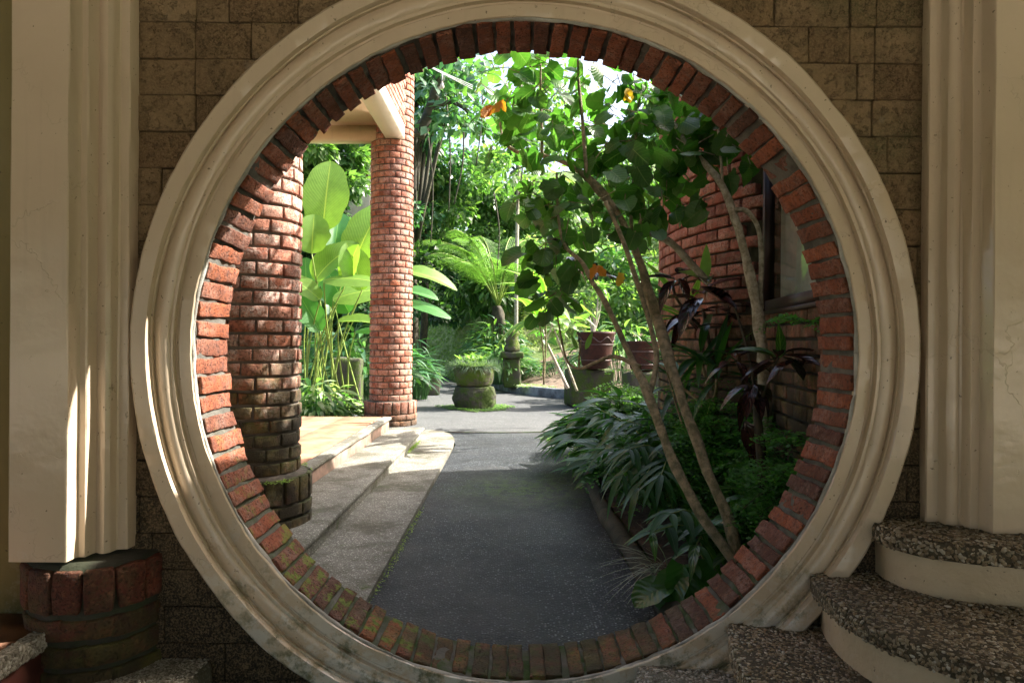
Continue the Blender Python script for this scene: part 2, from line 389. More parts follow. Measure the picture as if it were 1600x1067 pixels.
M['bounce_pale'] = m_simple('pale paved forecourt', (.50, .45, .37), (.40, .35, .29), 2, .85, .002, 20)  # warm tone of the unseen ground added as a light reflector
M['wall_plain'] = m_simple('render of unseen porch roof', (.42, .34, .25), (.32, .26, .19), 3, .8, .003, 20)  # for the unseen porch roof and the added sky blockers
def m_glass():
    n = NT('window glass'); t = n.n('ShaderNodeBsdfTransparent'); t.inputs[0].default_value = (.86, .92, .9, 1)
    g_ = n.n('ShaderNodeBsdfGlossy'); g_.inputs['Roughness'].default_value = .02
    f = n.n('ShaderNodeFresnel'); f.inputs[0].default_value = 1.6; mx = n.n('ShaderNodeMixShader')
    n.t.links.new(f.outputs[0], mx.inputs[0]); n.t.links.new(t.outputs[0], mx.inputs[1]); n.t.links.new(g_.outputs[0], mx.inputs[2])
    n.t.links.new(mx.outputs[0], n.out.inputs[0]); return n.m
M['glass'] = m_glass()

def m_leaf(name, stops, transl=.45, rough=.45, vein=None, tcol=None, veins=0., spec=.5, coat=0., mid=.02, darkedge=None):
    n = NT(name); c = n.ramp(n.rand(), stops)
    c = n.mix(n.rng(n.noise(18, 3), .3, .7, 0, .35), c, tuple(x*.55 for x in stops[0][1]))
    uv = n.n('ShaderNodeTexCoord').outputs['UV']; sp = n.n('ShaderNodeSeparateXYZ'); n.t.links.new(uv, sp.inputs[0])
    au = n.math('ABSOLUTE', n.math('SUBTRACT', sp.outputs[0], .5)); nrm = None
    if darkedge: c = n.mix(n.rng(au, .3, .42), c, darkedge)
    if vein:
        c = n.mix(n.rng(au, mid*.6, mid*1.6, .8, 0), c, vein)
    if veins:
        wv = n.math('SINE', n.math('MULTIPLY', n.math('SUBTRACT', sp.outputs[1], n.math('MULTIPLY', au, .7)), veins))
        c = n.mix(n.rng(wv, .6, 1, 0, .17), c, vein or (.2, .3, .1))
        nrm = n.bump(wv, .25, .003)
    b = n.n('ShaderNodeBsdfPrincipled'); n.set(b, 'Base Color', c); n.set(b, 'Roughness', rough); n.set(b, 'Specular IOR Level', spec)
    if coat: n.set(b, 'Coat Weight', coat); n.set(b, 'Coat Roughness', .2)
    if nrm is not None: n.set(b, 'Normal', nrm)
    tr = n.n('ShaderNodeBsdfTranslucent')
    n.set(tr, 'Color', n.mix(1.0, c, tcol or (1.7, 2.1, .7), 'MULTIPLY'))
    mx = n.n('ShaderNodeMixShader'); mx.inputs[0].default_value = transl
    n.t.links.new(b.outputs[0], mx.inputs[1]); n.t.links.new(tr.outputs[0], mx.inputs[2]); n.t.links.new(mx.outputs[0], n.out.inputs[0])
    return n.m
G = lambda *a: [(i/(len(a)-1), c) for i, c in enumerate(a)]
M['lf_tree'] = m_leaf('broad tree leaf', G((.035, .11, .02), (.05, .15, .028), (.085, .21, .04), (.04, .12, .025)), .5, .4, (.14, .24, .08), (1.8, 2.1, .9), 38)
M['lf_tree_dark'] = m_leaf('dark tree leaf', G((.032, .10, .025), (.05, .135, .03), (.075, .17, .045)), .45, .38, (.1, .16, .06), (1.8, 2.2, .7), 38)
M['lf_orange'] = m_leaf('withered orange leaf', G((.5, .19, .02), (.55, .28, .03)), .4, .6, None, (1.3, 1.2, .7), 30)
M['lf_yellow'] = m_leaf('yellow leaf', G((.55, .45, .04), (.6, .42, .03)), .4, .6, None, (1.3, 1.2, .7), 30)
M['lf_croton'] = m_leaf('dark purple leaf', G((.035, .012, .014), (.025, .014, .02), (.05, .018, .012)), .12, .22, (.09, .03, .03), (1.8, 1.1, .6), 30, .6, .5)
M['lf_green_gl'] = m_leaf('glossy green leaf', G((.03, .10, .02), (.05, .15, .03)), .3, .28, (.3, .4, .15), None, 34, .5, .3)
M['lf_lily'] = m_leaf('dark glossy lance leaf', G((.03, .10, .02), (.045, .14, .03), (.065, .19, .04)), .3, .3, (.06, .13, .04), None, 40, .5, .25)
M['lf_palm'] = m_leaf('palm leaflet', G((.02, .075, .025), (.03, .105, .035), (.05, .135, .05)), .3, .5, (.08, .15, .08), None, 0, .3, 0.)
M['lf_fern'] = m_leaf('maidenhair leaflet', G((.06, .18, .04), (.09, .25, .06)), .4, .6)
M['lf_fern_lt'] = m_leaf('bright fern leaflet', G((.09, .21, .035), (.15, .29, .06)), .4, .6)
M['lf_spider'] = m_leaf('pale grey grass blade', G((.22, .26, .2), (.32, .35, .28)), .2, .5)
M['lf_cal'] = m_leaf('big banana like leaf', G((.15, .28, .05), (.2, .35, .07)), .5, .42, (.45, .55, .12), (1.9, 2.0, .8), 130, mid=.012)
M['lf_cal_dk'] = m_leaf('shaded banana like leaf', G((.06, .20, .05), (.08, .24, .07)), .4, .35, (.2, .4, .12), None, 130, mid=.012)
M['lf_ti'] = m_leaf('striped cordyline leaf', G((.08, .2, .03), (.12, .26, .04)), .4, .4, (.3, .4, .1), None, 0, darkedge=(.27, .34, .12))
M['lf_varieg'] = m_leaf('white and green leaf', G((.25, .36, .14), (.5, .55, .4), (.1, .24, .05)), .35, .5)
M['lf_bgA'] = m_leaf('background leaf mid green', G((.045, .10, .035), (.075, .16, .05), (.12, .23, .08), (.22, .33, .14)), .45, .38)
M['lf_bgB'] = m_leaf('background leaf yellow green', G((.085, .17, .05), (.14, .25, .075), (.27, .36, .17)), .42, .42)
M['lf_bgC'] = m_leaf('background leaf blue green', G((.035, .10, .05), (.06, .16, .08), (.13, .23, .14)), .4, .3)
M['lf_bgD'] = m_leaf('background leaf dark', G((.02, .05, .015), (.035, .085, .025)), .35, .4)
M['lf_moss'] = m_leaf('creeping bank leaf', G((.14, .24, .04), (.25, .36, .07), (.4, .48, .15)), .35, .6)
M['lf_tfern'] = m_leaf('tree fern leaflet', G((.11, .21, .06), (.18, .30, .10)), .4, .5)
M['lf_grass'] = m_leaf('blue green grass blade', G((.06, .11, .06), (.12, .18, .11), (.2, .26, .19)), .3, .6)
M['stem_green'] = m_simple('green stalk', (.16, .26, .04), (.24, .30, .07), 20, .5, .001, 60)

# ------------------------------------------------------------------ leaf templates and plants
def leaf_tpl(w, n=6, L=1.0, curl=.25, fold=.15, cols=2, wave=0., shape='lance', seed=0, twist=0.):
    """leaf from the origin along +Y, length L, greatest width w; returns V, F, uv"""
    V = []; UV = []
    for i in range(n+1):
        t = i/n
        if shape == 'lance': ww = math.sin(math.pi*min(1, t**.75*.97+.03))**.85
        elif shape == 'round': ww = max(0., 1-(2*t-.92)**2*.95)**.5 if t < .98 else .12
        elif shape == 'heart': ww = math.sqrt(max(.012, 1-((t-.43)/.58)**2))*(1-.0*t)
        elif shape == 'blade': ww = (1-t)**.7*min(1, .35+t*4)
        elif shape == 'oblong': ww = max(0., math.sin(math.pi*min(1, t**.92*.985+.012)))**.5
        else: ww = math.sin(math.pi*t)
        if wave: ww *= 1+wave*math.sin(t*17+seed)*.5+wave*mnoise.noise(Vector((t*6, seed, 0)))
        for j in range(-cols, cols+1):
            u = j/cols; x = u*ww*w/2
            y = t*L
            if shape == 'heart': y -= abs(u)**2*.14*L*(1-t)**2
            if shape == 'heart' and i == n: ww = .02; x = u*ww*w/2
            z = -curl*L*t*t+fold*abs(x)+.5*wave*w*.2*math.sin(t*11+seed*2+u*2)*abs(u)
            a = twist*t
            V.append((x*math.cos(a), y, z+x*math.sin(a))); UV.append((.5+.5*u, t))
    c = 2*cols+1
    F = np.array([(i*c+j, i*c+j+1, (i+1)*c+j+1, (i+1)*c+j) for i in range(n) for j in range(c-1)])
    return np.array(V), F, np.array(UV)

def mtx(p, d, up=(0, 0, 1), s=1.0):
    d = Vector(d).normalized(); up = Vector(up)
    x = d.cross(up)
    if x.length < 1e-4: x = d.cross(Vector((1, .1, 0)))
    x.normalize(); z = x.cross(d)
    m = Matrix((x, d, z)).transposed().to_4x4()
    if isinstance(s, (int, float)): s = (s, s, s)
    m = m @ Matrix.Diagonal((*s, 1)); m.translation = Vector(p); return m

def join_leaves(mb, tpl, ms):
    if not ms: return
    V, F, UV = tpl; A = np.array([[list(r) for r in m] for m in ms])
    Vh = np.concatenate([V, np.ones((len(V), 1))], 1)
    W = np.einsum('kij,nj->kni', A, Vh)[:, :, :3].reshape(-1, 3)
    FF = (F[None]+(np.arange(len(ms))*len(V))[:, None, None]).reshape(-1, F.shape[1])
    mb.add(W, FF, np.tile(UV, (len(ms), 1)))

class Plant:
    def __init__(s, name, loc, label, cat, group=None, mat=None):
        s.e = empty(name, loc, label, cat, group); s.leaves = []
    def leaf(s, tpl, m, mat): s.leaves.append((tpl, m, mat))
    def stems(s, mb, mat, name='stem', smooth=True):
        if mb.n: mb.build(name, mat, s.e, smooth)
    def finish(s, nmax=300, part='leaf', rest='foliage'):
        """tpl = key into TPL; biggest in view as parts, the rest joined"""
        def size(l):
            p = l[1].translation; return l[1].col[1].xyz.length/max(.3, p.length)
        ls = sorted(s.leaves, key=size, reverse=True)
        for tpl, m, mat in ls[:nmax]:
            link(part, tpl_mesh(tpl, mat), None, s.e, m)
        groups = {}
        for tpl, m, mat in ls[nmax:]: groups.setdefault(mat, {}).setdefault(tpl, []).append(m)
        for mat, g in groups.items():
            mb = MB()
            for t, ms in g.items(): join_leaves(mb, TPL[t], ms)
            mb.build(rest, M[mat], s.e, True, kind='stuff')
        return s.e
TPL = {}
for i in range(5):
    TPL['tree%d' % i] = leaf_tpl(.98, 11, 1, .12+.08*i, [.15, -.25, .32, -.1, .25][i], 2, .13, 'heart', i*1.7)
    TPL['broad%d' % i] = leaf_tpl(.36, 7, 1, .2+.1*i, .3, 2, .06, 'lance', i*1.3, .15*(i-2))
    TPL['lance%d' % i] = leaf_tpl(.27, 7, 1, .15+.12*i, .35, 1, .03, 'lance', i*1.3, .12*(i-2))
    TPL['strap%d' % i] = leaf_tpl(.13, 7, 1, .2+.12*i, .4, 1, .0, 'lance', i, .1*(i-2))
    TPL['cal%d' % i] = leaf_tpl(.58, 20, 1, .12+.09*i, [.15, .35, -.15, .25, .45][i], 4, .07, 'oblong', i, .1*(i-2))
    TPL['blade%d' % i] = leaf_tpl(.03, 6, 1, .35+.15*i, .3, 1, 0, 'blade', i)
for i in range(3): TPL['curled%d' % i] = leaf_tpl(.62, 10, 1, .5-.4*i, .7-.5*i, 2, .3, 'round', i*3.1, .5*(i-1))
TPL['small'] = leaf_tpl(.6, 2, 1, .15, .2, 1, 0, 'sin')
TPL['small2'] = leaf_tpl(.38, 3, 1, .3, .25, 1, 0, 'sin')
TPL['tiny'] = (np.array([(0, 0, 0), (.35, .5, .06), (0, 1, 0), (-.35, .5, .06)]), np.array([(0, 1, 2, 3)]), np.array([(.5, 0), (1, .5), (.5, 1), (0, .5)]))
TPL['pinna'] = leaf_tpl(.22, 4, 1, .2, .2, 1, 0, 'lance')
_tm = {}
def tpl_mesh(t, mat):
    if (t, mat) not in _tm:
        V, F, UV = TPL[t]; me = mesh_np('leaf', V, F, UV, True); me.materials.append(M[mat]); _tm[(t, mat)] = me
    return _tm[(t, mat)]
R5 = lambda k: k+str(random.randrange(5))
def rdir(zlo=-1., zhi=1.):
    a = random.uniform(0, 2*math.pi); z = random.uniform(zlo, zhi); r = math.sqrt(max(0, 1-z*z)); return Vector((r*math.cos(a), r*math.sin(a), z))

# ================================================================== SETTING
# ground sheet reaching the horizon, then a wooded slope
def hgt(x, y):
    h = -1.10
    d = y-15.0-max(0, -x-.2)*2.2-(max(0, x-1)*-.25)
    if x < -.2: d = y-17.0-min(7, (-x-.2)*3.0)
    if d > 0: h += min(d*.30, 1.2) if d < 4 else 1.2+(d-4)*.42
    h = min(h, 14)
    return h+fbm((x, y, 0), .5)*.12*(1 if d > 0 else 0.0)*min(1, max(d, 0))
xs = np.concatenate([np.linspace(-400, -22, 8), np.linspace(-20, 20, 81), np.linspace(22, 400, 8)])
ys = np.concatenate([np.linspace(-400, -8, 6), np.linspace(-6, 40, 93), np.linspace(45, 500, 9)])
V = [(x, y, hgt(x, y)) for y in ys for x in xs]; nx = len(xs)
F = np.array([(j*nx+i, j*nx+i+1, (j+1)*nx+i+1, (j+1)*nx+i) for j in range(len(ys)-1) for i in range(nx-1)])
g = link('ground', mesh_np('ground', V, F, smooth=True), M['turf']); tag(g, kind='structure')

def sheet(name, poly, z, mat, kind='structure', thick=.0, parent=None, label=None):
    bm = bmesh.new(); vs = [bm.verts.new((x, y, z)) for x, y in poly]; f = bm.faces.new(vs)
    if f.normal.z < 0: f.normal_flip()
    bm.normal_update()
    if thick:
        r = bmesh.ops.extrude_face_region(bm, geom=[f]); vv = [v for v in r['geom'] if isinstance(v, bmesh.types.BMVert)]
        for v in vv: v.co.z -= thick
        bmesh.ops.recalc_face_normals(bm, faces=bm.faces)
    me = bpy.data.meshes.new(name); bm.to_mesh(me); bm.free()
    o = link(name, me, mat, parent)
    if kind: o['kind'] = kind
    if label: o['label'] = label
    return o
PZ = -1.06
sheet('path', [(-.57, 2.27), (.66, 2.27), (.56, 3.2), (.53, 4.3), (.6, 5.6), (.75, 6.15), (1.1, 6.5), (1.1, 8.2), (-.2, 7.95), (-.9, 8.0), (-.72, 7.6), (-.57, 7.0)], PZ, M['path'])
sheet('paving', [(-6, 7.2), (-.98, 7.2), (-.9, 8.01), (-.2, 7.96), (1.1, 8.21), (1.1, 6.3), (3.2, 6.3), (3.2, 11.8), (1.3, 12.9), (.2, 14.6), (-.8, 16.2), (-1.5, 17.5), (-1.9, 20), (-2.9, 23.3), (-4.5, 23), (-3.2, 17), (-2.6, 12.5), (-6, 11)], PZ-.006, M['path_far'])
# curved joint cut across the paving
mb = MB(); pts = [(-.95, 7.96), (-.5, 7.90), (0, 7.92), (.45, 8.02), (.9, 8.22), (1.5, 8.6)]
mb.tube([(x, y, PZ+.001) for x, y in pts], [.011], 6); tag(mb.build('paving_joint', M['mortar_dark']), kind='structure')
# planting bed on the right, its edging and soil
bed = [(.62, 2.27), (1.4, 2.27), (1.5, 3.4), (1.2, 4.6), (1.6, 6.3), (1.15, 6.35), (.84, 6.0), (.68, 5.5), (.6, 4.3), (.64, 3.2)]
sheet('bed_soil', bed, PZ+.07, M['soil'])
mb = MB(); edge = [(.64, 2.27), (.6, 3.2), (.57, 4.3), (.65, 5.55), (.80, 6.1), (1.15, 6.42), (1.7, 6.5)]
mb.tube([(x, y, PZ+.03) for x, y in edge], [.055], 8, .35, 5); tag(mb.build('bed_edging', M['edge_cement'], None, True), kind='structure')

# far kerb of the round bed
kp = [(-.02, 19.0), (-.55, 17.2), (-.42, 15.6), (.0, 14.2), (.55, 13.2), (1.2, 12.6), (2.2, 12.0), (3.4, 11.7)]
kpts, _ = catmull([(x, y, 0) for x, y in kp], [1], 5)
V = []; 
for i, p in enumerate(kpts):
    t = (kpts[min(i+1, len(kpts)-1)]-kpts[max(i-1, 0)]).normalized(); nn = Vector((-t.y, t.x, 0))
    for a, z in ((0, PZ-.02), (0, PZ+.15), (.02, PZ+.175), (.13, PZ+.175), (.15, PZ+.15), (.15, PZ-.02)):
        q = p+nn*a*1.0; V.append((q.x, q.y, z+.006*mnoise.noise(Vector((q.x*3, q.y*3, z)))))
F = np.array([(i*6+k, i*6+k+1, (i+1)*6+k+1, (i+1)*6+k) for i in range(len(kpts)-1) for k in range(5)])
tag(link('kerb', mesh_np('kerb', V, F), M['kerb']), kind='structure')
# soil inside the kerb, sloping up
V = []; n2 = 12
for i, p in enumerate(kpts):
    t = (kpts[min(i+1, len(kpts)-1)]-kpts[max(i-1, 0)]).normalized(); nn = Vector((-t.y, t.x, 0))
    nn = (nn+Vector((.25, .6, 0))).normalized()
    for k in range(n2):
        q = p+Vector((.1, .1, 0))*(1 if k == 0 else 0)+Vector((.35, .94, 0))*(k*.6); V.append((q.x, q.y, PZ+.10+k*.11+.05*fbm((q.x, q.y, 0), 1.5)))
F = np.array([(i*n2+k, i*n2+k+1, (i+1)*n2+k+1, (i+1)*n2+k) for i in range(len(kpts)-1) for k in range(n2-1)])
tag(link('garden_soil', mesh_np('garden_soil', V, F, smooth=True), M['soil_far']), kind='structure')

# ================================================================== TERRACE AND STEPS ON THE LEFT
terr = empty('terrace_steps', (-1.3, 4.8, PZ), kind='structure')
def slab(name, x0, x1, y0, y1, z0, z1, mat, parent, r=.012, j=.003, nx=6, ny=40, seed=1):
    V, F = brick_geo(x1-x0, y1-y0, z1-z0, r, nx, ny, 1, j, seed, None, 9)
    V = V+np.array([(x0+x1)/2, (y0+y1)/2, (z0+z1)/2]); return link(name, mesh_np(name, V, F, smooth=True), mat, parent)
sheet('low_slab', [(-1.0, 2.27), (-.572, 2.27), (-.575, 5), (-.575, 6.6), (-.60, 7.2), (-.68, 7.6), (-.80, 7.85), (-.98, 7.95), (-1.05, 7.5)], PZ+.03, M['slab'], None, .05, terr)
slab('step_tread', -1.29, -.925, 2.27, 7.3, -.96, -.925, M['slab'], terr)
slab('step_riser', -1.3, -.95, 2.27, 7.27, PZ-.03, -.96, M['slab'], terr, seed=3)
slab('terrace_nosing', -1.35, -1.255, 2.27, 7.15, -.83, -.795, M['slab'], terr, seed=4)
slab('terrace_riser', -1.4, -1.275, 2.27, 7.13, -.95, -.831, M['riser_cement'], terr, seed=5, nx=1)
tz = -.797
sheet('terrace_bed', [(-5, 2.27), (-1.36, 2.27), (-1.36, 7.15), (-5, 7.3)], tz-.012, M['mortar_col'], None, .35, terr)
tl = brick_meshes(4, 'tile', M['tile_red'], lx=.385, ly=.385, lz=.02, r=.003, nx=1, ny=1, nz=1, jit=.001)
for i in range(9):
    for j in range(13):
        x = -1.355-.196-i*.39; y = 7.13-.195-j*.385
        if y < 2.4: continue
        link('tile', random.choice(tl), None, terr, Matrix.Translation((x, y, tz-.009)))

# ================================================================== BRICK COLUMNS
def brick_column(cx, cy, z0, z1, R, per, course, mat, label, base_h, hi_r):
    e = empty('brick_column', (cx, cy, z0), label, 'column', 'round brick columns of the veranda')
    MB().lathe([(R-.012, z0), (R-.012, z1)], cx, cy, 48).build('mortar_core', M['mortar_col'], e, True)
    pitch = 2*math.pi/per
    zb = z0+base_h
    var = brick_meshes(6, 'brick', mat, lx=R*pitch-.021, ly=.05, lz=course-.0145, r=.0045, nx=3, ny=1, nz=1, jit=.0016, bendR=R)
    Rb = R+.05
    nb = 19; pb = 2*math.pi/nb
    vb = brick_meshes(3, 'base_brick', mat, lx=Rb*2*math.pi/12-.013, ly=.06, lz=.056, r=.006, nx=3, ny=1, nz=1, jit=.002, bendR=Rb)
    vs = brick_meshes(3, 'soldier_brick', mat, lx=Rb*pb*.78, ly=.06, lz=.125, r=.006, nx=1, ny=1, nz=2, jit=.002, bendR=Rb)
    MB().lathe([(Rb-.014, z0), (Rb-.014, zb-.004), (R-.02, zb+.012)], cx, cy, 40).build('base_mortar', M['mortar_col'], e, True)
    items = []
    tocam = Vector((-cx, -cy, 0)).normalized()
    def place(var, ang, z, RR, nm, jit):
        d = Vector((math.sin(ang), math.cos(ang), 0))
        rr = RR-.025+random.gauss(0, jit)
        m = Matrix.Translation((cx+d.x*rr, cy+d.y*rr, z)) @ Matrix.Rotation(-ang, 4, 'Z') @ Matrix.Rotation(random.gauss(0, .012), 4, 'Y')
        items.append((d.dot(tocam), random.choice(var), m, nm))
    zz = zb+course*.5+.005; k = 0
    while zz < z1:
        for i in range(per): place(var, (i+.5*(k % 2)+.06*math.sin(k*1.7))*pitch+.2, zz, R, 'brick', .0022)
        zz += course; k += 1
    for i in range(nb): place(vs, i*pb+.1, zb-.066, Rb, 'soldier_brick', .002)
    zz = zb-.133-.035; k = 0
    while zz > z0-.02:
        for i in range(12): place(vb, (i+.5*(k % 2))*2*math.pi/12, zz, Rb, 'base_brick', .002)
        zz -= .07; k += 1
    items.sort(key=lambda t: -t[0]-(.0 if t[3] == 'brick' else .3))
    for d, me, m, nm in items[:300]: link(nm, me, None, e, m)
    mb = MB()
    for d, me, m, nm in items[300:]:
        n = len(me.vertices); co = np.empty(n*3); me.vertices.foreach_get('co', co); co = co.reshape(-1, 3)
        A = np.array([list(r) for r in m]); co = co@A[:3, :3].T+A[:3, 3]
        mb.add(co, np.array([list(p.vertices) for p in me.polygons]))
    if mb.n: mb.build('rear_bricks', mat, e, True, kind='stuff')
    return e
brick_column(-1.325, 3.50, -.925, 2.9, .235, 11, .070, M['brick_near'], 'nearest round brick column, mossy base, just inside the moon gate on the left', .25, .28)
brick_column(-1.35, 7.62, -.925, 3.6, .235, 12, .0695, M['brick_far'], 'far round brick column holding up the white beam beside the big leaves', .26, .28)

# veranda roof: beams, ceiling and the brick parapet on them
ver = empty('veranda_roof', (-1.3, 5.5, 2.18), 'veranda roof edge with white beam, cream ceiling and brick parapet on the round columns', 'roof')
MB().box(-1.385, -1.185, 2.3, 7.42, 2.19, 2.34).build('beam', M['white_paint'], ver)
MB().box(-5, -1.40, 7.44, 7.62, 2.19, 2.34).build('cross_beam', M['beam_yellow'], ver)
MB().box(-5, -1.386, 2.3, 7.60, 2.341, 2.5).build('ceiling', M['ceiling_paint'], ver)
MB().box(-1.385, -1.20, 2.3, 7.55, 2.341, 3.6).build('parapet_core', M['mortar_col'], ver)
pv = brick_meshes(4, 'brick', M['brick_far'], lx=.03, ly=.2, lz=.056, r=.004, nx=1, ny=1, nz=1, jit=.0015)
for k in range(17):
    for j in range(24):
        y = 7.45-.1-j*.214-(.107 if k % 2 else 0)
        if y < 2.4: continue
        if k > 9 and j > 6: continue
        link('brick', random.choice(pv), None, ver, Matrix.Translation((-1.193+random.gauss(0, .0015), y, 2.375+k*.07)))

# ================================================================== ROUND BRICK HOUSE ON THE RIGHT
HC = Vector((3.0, 4.6)); HR = 1.97; HZ0, HZ1 = -1.1, 1.74
house = empty('brick_house', (HC.x, HC.y, HZ0), 'round cornered red brick house with dark framed window behind the small trees', 'house')
MB().lathe([(HR-.03, HZ0), (HR-.03, HZ1)], HC.x, HC.y, 96, rad(-28), rad(208)).build('wall_core', M['mortar_dark'], house, True)
mb = MB(); mb.lathe([(.01, HZ1+.003), (HR+.02, HZ1+.003), (HR+.02, HZ1+.03), (.01, HZ1+.15)], HC.x, HC.y, 64); mb.build('roof', M['tile_red'], house)
hb = brick_meshes(6, 'brick', M['brick_house'], lx=.192, ly=.05, lz=.056, r=.005, nx=3, ny=1, nz=1, jit=.002, bendR=HR)
per = int(2*math.pi*HR/.206); pitch = 2*math.pi/per; items = []
for k in range(int((HZ1-HZ0)/.07)):
    z = HZ0+.035+k*.07
    for i in range(per):
        a = (i+.5*(k % 2)+.05*math.sin(k))*pitch; d = Vector((math.sin(a), math.cos(a), 0))
        p = Vector((HC.x+d.x*HR, HC.y+d.y*HR, z))
        vis = d.dot(Vector((-p.x, -p.y, 0)).normalized())
        if vis < -.15: continue
        if p.y < 3.62: continue
        rr = HR-.025+random.gauss(0, .002)
        m = Matrix.Translation((HC.x+d.x*rr, HC.y+d.y*rr, z)) @ Matrix.Rotation(-a, 4, 'Z')
        items.append((-(0 if -.9 < z < 1.4 else 2)+vis*.0-p.y*.1, random.choice(hb), m))
items.sort(key=lambda t: -t[0])
items.sort(key=lambda t: abs(t[2].translation.z-.3)+abs(t[2].translation.y-4.3)*.4)
for d, me, m in items[:190]: link('brick', me, None, house, m)
mb = MB()
for d, me, m in items[190:]:
    n = len(me.vertices); co = np.empty(n*3); me.vertices.foreach_get('co', co); co = co.reshape(-1, 3)
    A = np.array([list(r) for r in m]); mb.add(co@A[:3, :3].T+A[:3, 3], np.array([list(p.vertices) for p in me.polygons]))
mb.build('upper_bricks', M['brick_house'], house, True, kind='stuff')
# straight wall with the window between the round part and the gate wall
A0 = Vector((1.315, 3.60, 0)); B0 = Vector((1.155, 2.29, 0)); du = (B0-A0); LW = du.length; du.normalize(); dn = Vector((-du.y, du.x, 0))
if dn.x > 0: dn = -dn
WZ0, WZ1 = .165, .98; WU0, WU1 = .06, 1.12
def wbox(mb, u0, u1, z0, z1, d0, d1):
    V = [];
    for u in (u0, u1):
        for d in (d0, d1):
            for z in (z0, z1):
                q = A0+du*u+dn*d; V.append((q.x, q.y, z))
    mb.add(V, np.array([(0,1,3,2),(4,6,7,5),(0,4,5,1),(2,3,7,6),(0,2,6,4),(1,5,7,3)]))
mb = MB(); wbox(mb, 0, LW, HZ0, WZ0, -.07, -.02); wbox(mb, 0, LW, WZ1, HZ1, -.07, -.02); wbox(mb, -.02, WU0, WZ0, WZ1, -.05, -.02); wbox(mb, WU1, LW, WZ0, WZ1, -.07, -.02)
mb.build('window_wall_core', M['mortar_dark'], house)
sb = brick_meshes(4, 'brick', M['brick_house'], lx=.19, ly=.05, lz=.056, r=.005, nx=1, ny=1, nz=1, jit=.002)
ang = math.atan2(du.y, du.x)
for k in range(int((HZ1-HZ0)/.07)):
    z = HZ0+.035+k*.07
    if z > 1.5: continue
    for i in range(8):
        u = -.02+i*.204+(.1 if k % 2 else 0)
        if u > LW: continue
        if WZ0-.03 < z < WZ1+.03 and WU0-.08 < u < WU1+.08: continue
        q = A0+du*u+dn*(-.022+random.gauss(0, .002))
        link('brick', random.choice(sb), None, house, Matrix.Translation((q.x, q.y, z)) @ Matrix.Rotation(ang, 4, 'Z'))
win = MB()
wbox(win, WU0, WU0+.05, WZ0, WZ1, -.035, .012); wbox(win, WU1-.05, WU1, WZ0, WZ1, -.035, .012)
wbox(win, WU0+.0505, WU1-.0505, WZ0+.002, WZ0+.05, -.078, .010); wbox(win, WU0+.0505, WU1-.0505, WZ1-.05, WZ1-.002, -.078, .010)
wf = win.build('window_frame', M['wood_frame'], house)
s_ = MB(); wbox(s_, WU0-.03, WU1+.03, WZ0-.022, WZ0-.002, -.05, .02); s_.build('window_sill', M['wood_frame'], house)
qa, qb = A0+du*(WU0+.045)+dn*-.012, A0+du*(WU1-.045)+dn*-.012
s_ = MB(); s_.add([(qa.x, qa.y, WZ0+.045), (qb.x, qb.y, WZ0+.045), (qb.x, qb.y, WZ1-.045), (qa.x, qa.y, WZ1-.045)], np.array([(0, 1, 2, 3)])); s_.build('pane', M['glass'], house)
# curtain folds and the dim room behind the pane
V = []; nn_ = 40
for i in range(nn_+1):
    u = .20+i/nn_*.85; q = A0+du*u+dn*(-.044+.004*math.sin(i*1.5)+.003*math.sin(i*.6))
    V += [(q.x, q.y, WZ0-.1), (q.x, q.y, WZ1+.1)]
F = np.array([(2*i, 2*i+2, 2*i+3, 2*i+1) for i in range(nn_)])
link('curtain', mesh_np('curtain', V, F, smooth=True), M['curtain'], house)
s_ = MB(); wbox(s_, -.9, LW, WZ0-.3, WZ1+.3, -.42, -.40); s_.build('room_wall', M['dark_room'], house)

# ================================================================== MOON GATE WALL
CX, CZ = .0385, -.027
gate = empty('moon_gate_wall', (CX, 2.03, -1.2), 'stone wall with round moon gate, cream moulded ring and brick lined opening', 'wall')
WX0, WX1, WZB, WZT = -3.2, 3.4, -1.3, 3.0
# wall body with the round hole
def hole_wall(y0, y1, r):
    N = 128; ring = [(CX+r*math.cos(2*math.pi*i/N), CZ+r*math.sin(2*math.pi*i/N)) for i in range(N)]
    out = []
    for i in range(N):
        c, s = math.cos(2*math.pi*i/N), math.sin(2*math.pi*i/N)
        t = min([( (WX1-CX)/c if c > 1e-6 else 1e9), ((WX0-CX)/c if c < -1e-6 else 1e9), ((WZT-CZ)/s if s > 1e-6 else 1e9), ((WZB-CZ)/s if s < -1e-6 else 1e9)])
        out.append((CX+t*c, CZ+t*s))
    V = [(x, y, z) for y in (y0, y1) for l in (ring, out) for x, z in l]; F = []
    for i in range(N):
        j = (i+1) % N
        F += [(i, j, N+j, N+i), (2*N+i, 3*N+i, 3*N+j, 2*N+j), (i, 2*N+i, 2*N+j, j), (N+i, N+j, 3*N+j, 3*N+i)]
    return np.array(V), np.array(F)
V, F = hole_wall(2.035, 2.24, 1.02)
link('wall_core', mesh_np('wall_core', V, F), M['mortar_dark'], gate)
